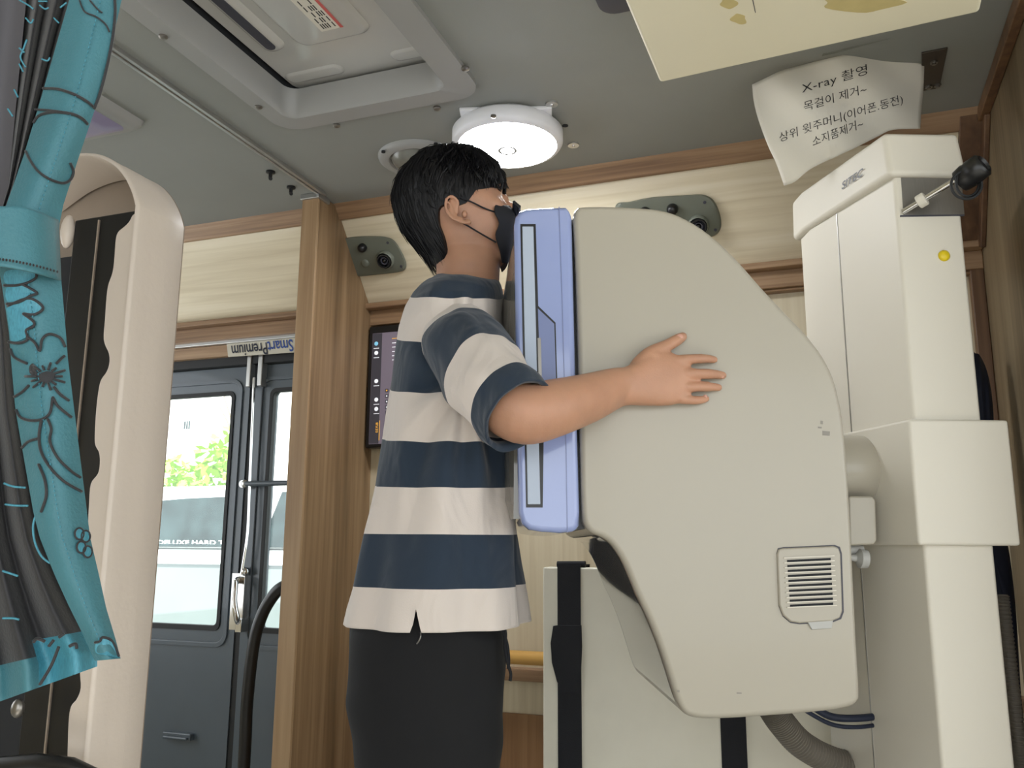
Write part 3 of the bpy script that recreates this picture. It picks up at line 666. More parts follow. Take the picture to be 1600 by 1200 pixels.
# lever
l0, l1 = S(1411, 331, DN-.002), S(1500, 277, DN-.07)
lv = MB().tube([l0, l1], .0048, 14).build('lever_rod', M_chrome, xs)
q = l0.lerp(l1, .33); MB().tube([q-(l1-l0).normalized()*.006, q+(l1-l0).normalized()*.008], .0115, 16).build('collar', M_white, lv, bevel=.002)
c = MB().lathe([(.008, 0), (.019, .004), (.021, .018), (.0195, .022), (.021, .026), (.020, .044), (.015, .048), (.012, .044), (.006, .044)], S(1497, 286, DN-.066), (l1-l0).normalized()*.8-E2*.3+V(0, 0, .1), 28)
c.build('lever_knob', M_black, lv, ang=50)
c = MB()
for cx, cy, rx, ry, dd in ((1512, 285, 18, 22, .085), (1510, 289, 24, 22, .09)):
    c.tube([S(cx+rx*math.cos(t), cy+ry*math.sin(t), DN-dd) for t in (2*math.pi*k/28 for k in range(28))]+[S(cx+rx, cy, DN-dd)], .0022, 8)
c.build('elastic_loop', M_rub, lv)
# carriage sleeve
zs1 = SA(1430, 655, DN-.014)[1]; zs0 = SA(1449, 852, DN-.014)[1]
s0 = colsec(.016, zs0); s1 = colsec(.016, zs1)
for L in (s0, s1):
    L[1] = L[1]+E1*.018; L[2] = L[2]+E1*.018
c = MB().loft([s0, s1]); car = c.build('carriage', M_white, xs, bevel=.005, seg=3)
# joint drum and box to the housing
a, z = SA(1340, 735, 1.45); a2 = SA(1364, 735, 1.45)[0]
c = MB().lathe([(.052, -.06), (.060, -.03), (.060, .02), (.045, .05)], W(a2-.03, 1.47, SA(1364, 735, 1.47)[1]), E1, 36); c.build('joint_drum', M_cream, car, ang=50)
c = MB().prism([S(1326, 775, 1.40), S(1364, 775, 1.40), S(1369, 782, 1.40), S(1371, 845, 1.40), S(1366, 851, 1.40), S(1328, 853, 1.40)], E2*.12); c.build('joint_box', M_cream, car, bevel=.004, seg=3)
c = MB().lathe([(.004, -.02), (.006, .0), (.016, .006), (.015, .018), (.006, .022)], S(1337, 872, 1.42), (E1+V(0, 0, -.1)), 20); c.tube([S(1325, 859, 1.43), S(1348, 859, 1.43)], .008, 12); c.build('lock_knob', M_pgrey, xs, ang=50)
# cables and hose under the housing
def corrug(path, r, par_or_label, m, name, parent=None):
    P = smooth_path(path, 48); rr = [r*(1+.075*(1 if (i//2) % 2 else -1)) for i in range(len(P))]
    return MB().tube(P, rr, 16).build(name, m, parent, ang=20)
corrug([S(1205, 1105, 1.52), S(1222, 1130, 1.53), S(1255, 1165, 1.55), S(1310, 1192, 1.58), S(1385, 1205, 1.6), S(1430, 1300, 1.66)], .0225, None, M_hose, 'corrugated_hose', xs)
for a, b in ((0, .006), (6, .0035)):
    MB().tube(smooth_path([S(1270-a*2, 1104+a, 1.5), S(1300, 1120+a*2, 1.5), S(1345, 1122+a*2.3, 1.5), S(1400, 1115+a*2, 1.52)], 8), b, 10).build('cable', M_navy, xs)

# ================================================================ THINGS BEHIND
# notice
def edge(pts, n):
    P = [Vector((a, b, 0)) for a, b in pts]; P = smooth_path(P, 10)
    Ls = [0]
    for i in range(1, len(P)): Ls.append(Ls[-1]+(P[i]-P[i-1]).length)
    out = []
    for k in range(n+1):
        t = Ls[-1]*k/n; i = max(j for j in range(len(Ls)) if Ls[j] <= t+1e-9); i = min(i, len(P)-2)
        out.append(P[i].lerp(P[i+1], (t-Ls[i])/max(1e-9, Ls[i+1]-Ls[i])))
    return out
nu, nv = 40, 28
tp = edge([(1175, 132), (1200, 120), (1224, 109), (1270, 97), (1350, 78), (1390, 71), (1412, 72), (1445, 81)], nu)
bt = edge([(1225, 290), (1242, 284), (1270, 262), (1330, 234), (1370, 214), (1395, 203), (1438, 201)], nu)
lf = edge([(1175, 132), (1178, 160), (1186, 190), (1200, 228), (1213, 256), (1225, 290)], nv)
rt = edge([(1445, 81), (1444, 110), (1443, 140), (1440, 170), (1438, 201)], nv)
def dep(x, y):
    u = (x-1310)/140
    return 1.515+.05*u*u*(1 if u < 0 else .6)-.009*math.exp(-((x-1225)**2+(y-140)**2)/1500)+.006*math.sin((x-y)*.05)+.02*max(0, (y-190)/100)**2*(1 if x < 1300 else 0)
grid = []
for j in range(nv+1):
    v = j/nv; row = []
    for i in range(nu+1):
        u = i/nu
        q = tp[i]*(1-v)+bt[i]*v+lf[j]*(1-u)+rt[j]*u-(tp[0]*(1-u)*(1-v)+tp[nu]*u*(1-v)+bt[0]*(1-u)*v+bt[nu]*u*v)
        row.append(S(q.x, q.y, dep(q.x, q.y)))
    grid.append(row)
c = MB(); c.loft(grid, False, False, closed=False)
pn = c.build('paper_notice', M_paper, ang=180, solid=.0006); tag(pn, 'white paper notice with Korean printing curling above the x-ray column', 'notice')
def line(body, cx, cy, ang, wpx, hpx, arch=0):
    c = MB(); tmp = MB(); textmesh(body, 1, tmp, lambda x, y: V(x, y, 0), bold=-.006)
    x0 = min(p.x for p in tmp.v); x1 = max(p.x for p in tmp.v); sc = wpx/(x1-x0); ca, sa = math.cos(math.radians(ang)), math.sin(math.radians(ang))
    for p in tmp.v:
        X = (p.x-(x0+x1)/2)*sc; Y = -p.y*hpx+arch*(X/100)**2
        px, py = cx+X*ca+Y*sa*.35, cy-X*sa+Y
        c.v.append(S(px, py, dep(px, py)-.0013))
    c.f = tmp.f; c.m = tmp.m
    return c.build('printed_line', M_ink, pn, smooth=False)
line('X-ray 촬영', 1304, 124.5, 16.5, 106, 18)
line('목걸이 제거~', 1305, 153.5, 16.5, 102, 17)
line('상위 윗주머니(이어폰.동전)', 1314, 184, 17.5, 202, 16.5, 2)
line('소지품제거~', 1309, 208, 21, 84, 17)
c = MB().prism([S(1284, 88, 1.50), S(1390, 64, 1.50), PZ(1392, 60, ZC-.001), PZ(1286, 84, ZC-.001)], (0, 0, .0005)); c.build('clear_tape', M_clear, pn)
# monitor
YM = 2.17
def my(x, y, o=0): return PY(x, y, YM-o)
m0, m1 = my(570, 700), my(570, 511); mR = my(772, 600).x
mo = thing('monitor', 'black framed monitor with dim grey interface behind the back of the person', 'monitor', (m0.x+.2, YM, m0.z))
MB().box((m0.x, YM, m0.z), (mR, YM+.03, m1.z)).build('bezel', M_black, mo, bevel=.004)
MB().box((m0.x+.1, YM+.03, m0.z+.08), (mR-.1, YW+.004, m1.z-.08)).build('wall_mount', M_black, mo)
sx0 = my(580, 600).x; sz1 = my(600, 520).z; sz0 = my(582, 694).z
sc = MB().box((sx0, YM-.0015, sz0), (mR-.014, YM+.01, sz1)).build('screen', M_scr, mo)
sbx = my(595, 600).x
MB().box((sx0+.001, YM-.0022, sz0+.001), (sbx, YM, sz1-.001)).build('side_bar', M_scrd, sc, smooth=False)
for k, y in enumerate((537, 551.5, 595.5, 624.5, 639)):
    q = my(588, y, .003); MB().lathe([(.0062, 0), (.0062, .001), (.004, .0016)], q, V(0, -1, 0), 20).build('icon', M_scrb if k == 0 else M_scrw, sc)
    c = MB(); q = my(588, y+7.2, .003)
    for j in range(5):
        c.box((q.x-.009+j*.0037, YM-.0026, q.z-.001), (q.x-.009+j*.0037+.0028, YM-.0022, q.z+.001))
    c.build('icon_caption', M_scrw, sc, smooth=False)
for k, y in enumerate((528, 535, 541.5, 548.5, 555, 561.5)):
    q = my(622, y, .003); c = MB()
    for j in range(14): c.box((q.x-.02+j*.0042, YM-.0022, q.z-.0011), (q.x-.02+j*.0042+.0033, YM-.0016, q.z+.0011))
    c.build('menu_line', M_scry if k == 0 else M_scrw, sc, smooth=False)
for k in range(8):
    for j in range(3):
        q = my(604+j*13, 610+k*8.7, .003); MB().box((q.x-.005, YM-.0022, q.z-.005), (q.x+.005, YM-.0016, q.z+.005)).build('tool_tile', M_scrd, sc, smooth=False)
        MB().box((q.x-.002, YM-.0028, q.z-.002), (q.x+.002, YM-.002, q.z+.002)).build('tool_icon', M_scry if k in (0, 6) else M_scrw, sc, smooth=False)
c = MB(); q = my(589, 668, .003); textmesh('0.E.YUB', 1, c, lambda x, y: q+V(-y*.011, 0, x*.009), bold=.02); c.build('readout', M_scry, sc, smooth=False)
q = my(592.5, 673, .003); MB().box((q.x-.0009, YM-.003, q.z-.028), (q.x+.0009, YM-.0024, q.z+.03)).build('level_bar', M_scry, sc, smooth=False)
# board leaning behind the stand, with straps
YB = 1.835
tl_ = PY(848, 886, YB); zb_t = tl_.z; xb0 = tl_.x; xb1 = PY(1400, 900, YB).x
bo = thing('storage_board', 'scuffed pale grey board standing behind the x-ray machine', 'board', ((xb0+xb1)/2, YB+.02, 0))
MB().box((xb0, YB, 0), (xb1, YB+.045, zb_t)).build('panel', M_board, bo, bevel=.004)
MB().box((xb0+.004, YB+.045, .0), (xb1-.004, YB+.07, zb_t-.012)).build('backing', M_alu, bo, bevel=.003)
def strap(px0, px1, lab, flap):
    x0, x1 = PY(px0, 1000, YB).x, PY(px1, 1000, YB).x
    t = thing('strap', lab, 'strap', ((x0+x1)/2, YB-.003, 0.0), 'black straps round the storage board')
    c = MB(); y = YB-.0035; z = zb_t+.003
    c.prism([V(x0, y, 0.001), V(x0, y, z+.003), V(x0, YB+.078, z+.003), V(x0, YB+.078, .3), V(x0, YB+.0735, .3), V(x0, YB+.0735, z), V(x0, y+.003, z), V(x0, y+.003, .001)], (x1-x0, 0, 0))
    c.build('webbing', M_strap, t)
    if flap:
        f = [PY(x, yy, YB-.006) for x, yy in ((864, 978), (872, 977), (908, 977), (909, 1010), (907, 1060), (906, 1085), (879, 1082), (870, 1065), (862, 1035), (860, 1005))]
        MB().prism(f, (0, .004, 0)).build('loose_flap', M_strap, t, bevel=.001)
        q = PY(890, 884, YB); MB().tube([V(x0-.004, YB+.01, zb_t+.006), V(x1+.008, YB+.012, zb_t+.007)], .007, 10).build('fold', M_strap, t)
strap(872, 908, 'black strap hanging down the front of the board, beside the hip of the person', True)
strap(1121, 1160, 'black strap on the board, seen just under the x-ray housing', False)
# rail and ledge on the back wall
q = PY(800, 1028, 2.14)
hr = thing('wall_handrail', 'yellow wooden handrail on the back wall beside the trousers', 'handrail', (q.x, 2.14, q.z))
MB().tube([V(PXR+.05, 2.155, q.z), V(XR-.02, 2.155, q.z)], .0175, 18).build('rail', M_rail, hr)
for x in (PXR+.2, -.45, .1): MB().tube([V(x, 2.155, q.z-.01), V(x, YW+.002, q.z-.03)], .008, 10).build('bracket', M_alu, hr)
za, zb = PY(800, 1044, 2.19).z, PY(800, 1064, 2.19).z
struct(MB().box((PXR, 2.19, zb), (XR, YW+.01, za)).build('trim_6', M_trim, bevel=.003))
# navy jacket and hose beside the right wall
def cloth(name, px, d, m, lab, cat, amp):
    ol = closed_spline(px, 4); n = len(ol); mx = sum(p[0] for p in ol)/n; my_ = sum(p[1] for p in ol)/n
    c = MB(); rings = []
    for k, o in ((1.0, .045), (1.0, .02), (.93, .0), (.75, -.012), (.45, -.018), (.1, -.02)):
        rings.append([S(mx+(x-mx)*k, my_+(y-my_)*k, d+o+amp*math.sin(x*.35+y*.04)*k) for x, y in ol])
    c.loft(rings); o = c.build(name, m, ang=180); return tag(o, lab, cat)
cloth('jacket', [(1500, 560), (1524, 552), (1534, 560), (1545, 590), (1552, 640), (1558, 760), (1578, 870), (1588, 960), (1592, 1040), (1605, 1200), (1610, 1290), (1560, 1300), (1510, 1100), (1495, 800)], 1.735, M_navy, 'navy nylon jacket hanging behind the white column by the right wall', 'jacket', .004)
hz = corrug([S(1566, 930, 1.60), S(1574, 1000, 1.585), S(1583, 1080, 1.57), S(1592, 1160, 1.56), S(1603, 1260, 1.56), V(.285, 1.655, .2), V(.285, 1.655, .02)], .011, None, M_hose, 'ribbed_hose')
tag(hz, 'thin ribbed hose hanging between the column and the right wall', 'hose')

# ================================================================ NEAR THE VIEWER
# moulded shell (hood, side wall and wavy flange)
Y0 = .72
xr_ = PY(214, 330, Y0).x                         # ridge
y1 = Y0*1.09
far = PX(288, 400, xr_); y1 = far.y
sh = thing('moulded_shell', 'off-white moulded plastic shell with wavy edge beside the teal curtain', 'plastic shell', (xr_-.04, Y0+.03, 0))
prof = [(216, 320), (211, 300), (200, 276), (184, 256), (165, 244), (145, 238), (120, 238), (92, 246), (60, 262), (20, 292)]
top = [PY(x, y, Y0) for x, y in prof]
xs_ = top[0].x
outl = [V(xs_, Y0, 0.0), V(xs_, Y0, top[0].z-.05)]+smooth_path(top, 5)
# inward offset for the wall thickness
def off(P, t):
    o = []
    for i, p in enumerate(P):
        a = P[max(i-1, 0)]; b = P[min(i+1, len(P)-1)]; d = (b-a).normalized(); o.append(p+V(-d.z, 0, d.x)*t)
    return o
inn = off(outl, .0055)
if inn[0].x > outl[0].x: inn = off(outl, -.0055)
dy = y1-Y0
def ys(P, y): return [V(p.x, y, p.z) for p in P]
A = [ys(outl, Y0+.004), ys(outl, Y0+dy*.35), ys(outl, Y0+dy*.37), ys(outl, Y0+dy*.62), ys(outl, Y0+dy*.64), ys(outl, y1-.006)]
for k in (1, 4):                              # flutes
    A[k] = [p.lerp(q, .12) for p, q in zip(A[k], inn)]
end = [V(p.x, y1, p.z) for p in off(outl, (.004 if inn[0].x < outl[0].x and (off(outl, .0055)[0].x < outl[0].x) else -.004))]
rim = [ys([p.lerp(q, .25) for p, q in zip(outl, inn)], Y0+.0005), ys([p.lerp(q, .75) for p, q in zip(outl, inn)], Y0), ys(inn, Y0+.003), ys(inn, y1-.008)]
c = MB(); c.loft([end]+A[::-1]+rim, False, False, closed=False)
c.build('side_wall', M_shell, sh, ang=60)
c = MB()
bk = ys(outl, y1-.004); c.add(bk+[V(PY(20, 300, y1).x-.05, y1-.004, bk[-1].z), V(PY(20, 300, y1).x-.05, y1-.004, 0)], [tuple(range(len(bk)+2))])
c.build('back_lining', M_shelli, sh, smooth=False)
wav = [(206, 336), (201, 346), (193, 354), (184, 362), (180, 374), (178, 400), (175, 425), (168, 446), (165, 470), (163, 500), (161, 525), (163, 538), (169, 552), (170, 566), (166, 580), (156, 596), (151, 625), (148, 660), (147, 688), (149, 698), (154, 708), (155, 724), (152, 740), (141, 756), (138, 790), (136, 830), (133, 870), (130, 910), (128, 950), (130, 975), (133, 1000), (130, 1025), (124, 1045), (125, 1075), (119, 1092), (110, 1104), (106, 1130), (104, 1200), (102, 1260)]
wv = smooth_path([PY(x, y, Y0+.002) for x, y in wav], 4)
wv.append(V(wv[-1].x, Y0+.002, 0))
right = [V(xs_-.002, Y0+.002, 0), V(xs_-.002, Y0+.002, wv[0].z+.004)]
MB().prism(wv+right, (0, .005, 0)).build('wavy_flange', M_shell, sh, bevel=.0015, seg=2)
bpY = Y0+.035
p0, p1_ = PY(117, 344, bpY), PY(205, 344, bpY)
xb = PY(-30, 700, bpY).x
MB().box((p0.x+.0, bpY, 0), (xs_-.006, bpY+.006, p0.z)).build('black_panel', M_black, sh, bevel=.002)
MB().box((xb, bpY+.004, 0), (p0.x, bpY+.01, PY(100, 400, bpY).z)).build('inner_panel', M_dark, sh)
l0, l1 = PY(155, 344, bpY-.001), PY(124, 740, bpY-.001)
lx = l0.x
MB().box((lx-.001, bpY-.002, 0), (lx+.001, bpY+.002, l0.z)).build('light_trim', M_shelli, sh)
MB().ball(PY(106, 362, bpY-.002), (.009, .008, .022), 16).build('knob', M_shell, sh)
MB().ball(PY(28, 1107, Y0), (.008, .006, .010), 16).build('bolt', M_steel, sh)
c = MB().tube([PY(-10, 1196, Y0-.03), PY(60, 1190, Y0-.03), PY(110, 1196, Y0-.03), PY(150, 1215, Y0-.02)], .008, 12); c.build('lower_strut', M_black, sh)

# curtain
rows = [(-90, 140, 214), (0, 108, 190), (80, 85, 172), (160, 62, 152), (240, 38, 125), (320, 10, 99), (350, -2, 93), (380, -6, 92), (410, -4, 93), (440, 2, 96), (520, 14, 103), (560, 17, 106), (640, 24, 116), (720, 38, 126), (800, 52, 136), (840, 62, 141), (900, 86, 155), (950, 109, 166), (1000, 134, 181), (1029, 148, 188.5)]
ry = [r[0] for r in rows]; rl = [r[1] for r in rows]; rr = [r[2] for r in rows]
DC = .55
def bandx(y, u): return np.interp(y, ry, rl)*(1-u)+np.interp(y, ry, rr)*u
def bandd(y, u):
    p = math.exp(-((y-385)/60)**2)
    return DC-.010*math.sin(math.pi*u)+.006*u+.003*math.sin(y*.013+u*3)-.004*p
ct_ = thing('curtain', 'teal and charcoal floral curtain gathered by a tieback', 'curtain', S(60, 1050, DC))
NB = 14; NR = 150
c = MB(); g = []
for j in range(NR+1):
    y = -90+(1029+90)*j/NR
    row = []
    for i in range(NB+1):
        u = i/NB; yb = y - (9*(1-u))*max(0, (y-985)/44)*-.4
        row.append(S(bandx(y, u), yb, bandd(y, u)))
    g.append(row)
c.loft(g, False, False, closed=False)
def pat(pts, m=1, r=.0006, close=False, n=6, lift=.0012):
    P = smooth_path([V(a, b, 0) for a, b in pts], n); Q = []
    for p in P:
        l, rt_ = np.interp(p.y, ry, rl), np.interp(p.y, ry, rr); u = min(1, max(0, (p.x-l)/(rt_-l)))
        Q.append(S(p.x, p.y, bandd(p.y, u)-lift))
    c.tube(Q, r, 6, m)
def petal(pts, m=2, lift=.0011):
    P = closed_spline(pts, 5); Q = []
    for x, y in P:
        l, rt_ = np.interp(y, ry, rl), np.interp(y, ry, rr); u = min(.98, max(0.02, (x-l)/(rt_-l)))
        Q.append(S(l+(rt_-l)*u, y, bandd(y, u)-lift))
    cx_ = sum((q for q in Q), V(0, 0, 0))/len(Q)-E2*.0012
    c.add(Q+[cx_], [(i, (i+1) % len(Q), len(Q)) for i in range(len(Q))], m)
# stitched centre line, in short dashes
y = -40
while y < 1010:
    u = .60 if y < 330 else .45
    if not (325 < y < 440):
        pts = [(bandx(yy, u), yy) for yy in (y, y+3.5)]; pat(pts, 3, .00035, n=2)
    y += 7
# line drawing of the print
pat([(179, -5), (180, 20), (176, 60), (166, 110), (155, 150), (147, 170)], r=.0010)
pat([(124, 0), (132, 18), (150, 26), (165, 38), (171, 50)]); pat([(140, 0), (152, 14), (160, 20)])
pat([(67, 138), (90, 139), (115, 147), (135, 158), (146, 167)], r=.0010); pat([(52, 192), (62, 180), (85, 175), (112, 178), (128, 185), (137, 194)], r=.0010)
pat([(54, 171), (75, 172), (98, 175)], r=.0008)
pat([(40, 236), (48, 252), (60, 268), (78, 280), (98, 286), (110, 281), (115, 268), (110, 255)], r=.0009)
petal([(8, 425), (30, 420), (55, 422), (56, 436), (42, 444), (24, 446), (8, 442)]); petal([(12, 448), (35, 444), (57, 456), (48, 462), (20, 474), (9, 466)])
petal([(12, 478), (48, 468), (66, 480), (58, 492), (30, 492)]); petal([(10, 482), (34, 490), (53, 504), (44, 512), (42, 526), (20, 534), (12, 520)])
for p in ([(6, 446), (24, 446), (42, 442), (56, 434), (56, 424)], [(10, 475), (30, 472), (48, 462), (58, 458), (46, 450), (34, 444)], [(12, 478), (45, 466), (67, 480), (55, 491), (36, 490)], [(36, 490), (52, 502), (52, 510), (41, 516), (43, 530), (30, 536), (12, 534)], [(42, 526), (54, 535), (62, 548), (66, 530), (78, 522), (94, 528), (102, 542)],
          [(16, 545), (22, 558), (42, 568)], [(22, 620), (35, 612), (45, 602)], [(25, 640), (32, 652), (48, 657), (65, 655), (78, 645), (82, 622)], [(84, 604), (94, 616), (108, 626)], [(82, 620), (90, 634), (104, 646), (112, 652)], [(65, 655), (61, 680), (64, 705), (78, 730), (100, 752), (128, 768)], [(74, 654), (80, 670), (78, 690), (90, 715), (110, 735), (126, 746)], [(34, 700), (44, 690), (60, 685)], [(60, 725), (70, 750), (72, 775), (64, 800)], [(88, 568), (96, 560), (101, 556)]):
    pat(p, r=.0009)
petal([(58, 588), (66, 582), (76, 580), (86, 584), (84, 592), (76, 598), (66, 597)], 1)
petal([(46, 572), (52, 568), (56, 578), (58, 590), (52, 588), (46, 582)], 1)
for k in range(14):
    t = 2*math.pi*k/14; r0, r1 = 10, 17+5*(k % 2)
    pat([(72+r0*1.4*math.cos(t), 588+r0*math.sin(t)), (72+r1*1.5*math.cos(t), 588+r1*math.sin(t))], r=.0008, n=2)
for cx, cy in ((124, 834), (127, 855), (134, 838), (137, 862)):
    P = [(cx+7*math.cos(t), cy+9*math.sin(t)) for t in (2*math.pi*k/10 for k in range(10))]; petal(P, 2); pat(P+[P[0]], r=.0006, n=2)
petal([(150, 1004), (160, 998), (174, 1003), (182, 1015), (186, 1028), (166, 1024), (150, 1020)], 2); pat([(148, 1004), (156, 1002), (160, 996), (172, 999), (180, 1010), (186, 1026)], r=.0008)
c.build('leading_edge', [M_teal, M_cdark, M_tealb, M_tealb], ct_, ang=180, solid=0)
# gathered dark cloth to the left of the edge
def drape(name, y0, y1, x0f, x1f, d0, amp, waves, mats, pick, n=60, m=90, hem=lambda x: 0, prints=()):
    c = MB(); g = []
    for j in range(m+1):
        t = j/m; row = []
        for i in range(n+1):
            u = i/n; yA = y0; x_ = None
            yb = y1; y = yA+(yb-yA)*t
            x = x0f(y)*(1-u)+x1f(y)*u; y += hem(x)*t**6
            row.append((x, y, d0+amp*math.sin(u*waves*2*math.pi+.6*math.sin(t*3))+.012*(1-u)))
        g.append(row)
    v = [S(*p) for r in g for p in r]; f = []; mi = []
    for j in range(m):
        for i in range(n):
            f.append((j*(n+1)+i, j*(n+1)+i+1, (j+1)*(n+1)+i+1, (j+1)*(n+1)+i)); p = g[j][i]; mi.append(pick(p[0], p[1], i/n, j/m))
    c.v = v; c.f = f; c.m = mi
    for p, kr, km in prints: c.tube([S(q.x, q.y, d0-amp-.003) for q in smooth_path([V(a, b, 0) for a, b in p], 5)], kr, 6, km)
    return c, c.build(name, mats, ct_, ang=180)
xl = lambda y: np.interp(y, [-90, 0, 290, 360], [10, 38, 10, -10])
SP1 = [([(40, 28), (48, 36), (52, 30)]), ([(42, 62), (36, 78), (32, 90), (40, 105)]), ([(30, 75), (38, 82)]), ([(30, 100), (36, 112)]), ([(65, 92), (74, 95), (78, 90)]), ([(22, 140), (28, 152)]), ([(84, 28), (92, 36)]), ([(62, 8), (70, 14), (76, 12)]), ([(30, 0), (44, 8), (52, 14)]), ([(60, 2), (74, 2)]), ([(12, 170), (20, 182)]), ([(94, 12), (104, 4)])]
SP2 = [([(4, 892), (16, 896), (28, 900)]), ([(4, 966), (20, 966), (30, 968)]), ([(58, 800), (52, 820), (54, 845), (64, 868), (78, 880)]), ([(6, 755), (20, 760), (40, 762)]), ([(8, 788), (25, 790), (44, 790)])]
SP3 = [([(62, 1070), (80, 1040), (92, 1010)]), ([(52, 1004), (58, 998), (70, 1002)]), ([(76, 1010), (84, 1000)]), ([(92, 996), (100, 990)]), ([(108, 1010), (118, 1006), (120, 1014)])]
c1, _ = drape('upper_cloth', -90, 420, xl, lambda y: np.interp(y, ry, rl)+6, DC+.012, .010, 2.6, [M_cdark, M_tealb], lambda x, y, u, t: 0, prints=[(p, .0006, 1) for p in SP1])
c2, _ = drape('lining', -90, 400, lambda y: -90, lambda y: xl(y)+3, DC+.012, .006, 1.4, [M_cgrey, M_teal], lambda x, y, u, t: 0)
c3, _ = drape('lower_cloth', 410, 1062, lambda y: -90, lambda y: np.interp(y, ry, rl)+4, DC+.010, .009, 3.2, [M_cdark, M_teal, M_tealb],
              lambda x, y, u, t: (2 if t > .893 else 0) if u > .62 else (1 if t > .928 else 0), n=90, m=160, hem=lambda x: 34-.36*max(0, x)*1.0 if x > 0 else 34, prints=[(p, .0007, 2) for p in SP2]+[(p, .0010, 0) for p in SP3])
# tieback
c = MB(); g = []
for j in range(25):
    v = j/24; row = []
    for i in range(19):
        u = i/18; x = -60+(60+92+4*v)*u
        yt = 322+18*max(0, u-.6)**1.3*4; yb = 412+26*u*u
        y = yt+(yb-yt)*v
        row.append(S(x, y, DC-.020-.012*math.sin(math.pi*min(1, u*.8+.2))+.022*u**6))
    g.append(row)
c.loft(g, False, False, closed=False)
for k in range(26):
    u = .1+k*.034; x = -60+156*u
    if u < .97:
        y = 412+26*u*u-11; c.tube([S(x, y, DC-.0225-.012*math.sin(math.pi*min(1, u*.8+.2))+.022*u**6), S(x+3, y+.3, DC-.0225-.012*math.sin(math.pi*min(1, u*.8+.2))+.022*u**6)], .0003, 5, 1)
tb = c.build('tieback', [M_teal, M_cdark], ct_, ang=180, solid=.0015)

# ================================================================ OUTSIDE
ZR = -.6
struct(MB().box((-16, 2.6, ZR-.1), (8, 30, ZR)).build('road', M_road))
YC = 4.0
cy = lambda x, y: PY(x, y, YC)
zroof = cy(320, 764).z; zwt = cy(320, 776).z; zwb = cy(310, 858).z; zb2 = cy(300, 882).z
car = thing('pickup_truck', 'white pickup truck with hard top canopy parked outside the bus door', 'truck', (-3.2, YC+.85, ZR))
X0c, X1c = -5.0, -.2
side = [V(X0c, YC, ZR+.42), V(X0c, YC, zb2-.02), V(X0c+.03, YC, zwb), V(X0c+.12, YC, zwb), V(-1.35, YC, zwb), V(-.35, YC, zwb-.05), V(-.22, YC, zb2-.15), V(-.2, YC, ZR+.42)]
MB().prism(side, (0, 1.7, 0)).build('lower_body', M_carl, car, bevel=.04, seg=4)
MB().prism([V(X0c-.01, YC-.012, zb2), V(X0c-.01, YC-.012, zwb-.004), V(-.5, YC-.012, zwb-.01), V(-.4, YC-.012, zb2)], (0, .03, 0)).build('upper_flank', M_car, car, bevel=.008, seg=3)
pxg = cy(402, 800).x
can = MB().hexa([V(X0c+.05, YC+.02, zwb), V(-3.02, YC+.02, zwb), V(-3.02, YC+1.66, zwb), V(X0c+.05, YC+1.66, zwb), V(X0c+.2, YC+.12, zroof+.03), V(-3.04, YC+.12, zroof+.03), V(-3.04, YC+1.55, zroof+.03), V(X0c+.2, YC+1.55, zroof+.03)]).build('hard_top', M_car, car, bevel=.04, seg=4)
MB().hexa([V(-3.0, YC+.02, zwb), V(-.95, YC+.02, zwb), V(-.95, YC+1.66, zwb), V(-3.0, YC+1.66, zwb), V(-2.98, YC+.12, zroof), V(-1.75, YC+.14, zroof), V(-1.75, YC+1.53, zroof), V(-2.98, YC+1.55, zroof)]).build('cab', M_car, car, bevel=.05, seg=4)
wl_ = lambda z: YC+.02+.1*(z-zwb)/(zroof-zwb)
def sidewin(pts, name, par):
    return MB().prism([V(x, wl_(z)-.008, z) for x, z in pts], (0, .012, 0)).build(name, M_carg, par, bevel=.006, seg=2)
zt_a = cy(355, 772).z
wn = sidewin([(X0c+.3, zwb+.012), (-3.12, zwb+.012), (-3.14, zt_a), (-3.6, zt_a-.012), (-4.3, zt_a-.06), (X0c+.36, zt_a-.1)], 'side_window', can)
xa = cy(413, 800).x
sidewin([(xa-.03, zwb+.012), (-1.15, zwb+.012), (-1.75, cy(430, 768).z), (xa+.03, cy(430, 766).z)], 'side_window', car)
c = MB(); pc = cy(302.5, 848)
t_ = MB(); textmesh('DELUXE HARD TOP', 1, t_, lambda x, y: V(x, y, 0), bold=.03); wx_ = (cy(364, 848).x-cy(241, 848).x)/(max(p.x for p in t_.v)-min(p.x for p in t_.v)); c.v = [V(pc.x+p.x*wx_, wl_(pc.z)-.010, pc.z+p.y*.034) for p in t_.v]; c.f = t_.f; c.m = t_.m; c.build('window_lettering', M_car, wn, smooth=False)
for x in (cy(290, 990).x-.12, -1.0):
    wc = V(x, YC-.01, ZR+.36)
    MB().lathe([(.47, 0), (.47, .02), (.43, .03)], wc+V(0, .03, 0), V(0, -1, 0), 40).build('wheel_arch', M_rub, car)
    wh = MB().lathe([(.25, .01), (.34, .0), (.36, .03), (.36, .2), (.34, .22)], wc+V(0, .18, 0), V(0, -1, 0), 40).build('wheel', M_rub, car, ang=50)
    MB().lathe([(.25, .0), (.23, .04), (.1, .02), (.05, .05), (.001, .05)], wc+V(0, .0, 0), V(0, -1, 0), 30).build('hub', M_alu, wh)
    MB().lathe([(.36, 0), (.36, .2), (.3, .22)], wc+V(0, 1.7, 0), V(0, -1, 0), 30).build('wheel', M_rub, car, ang=50)
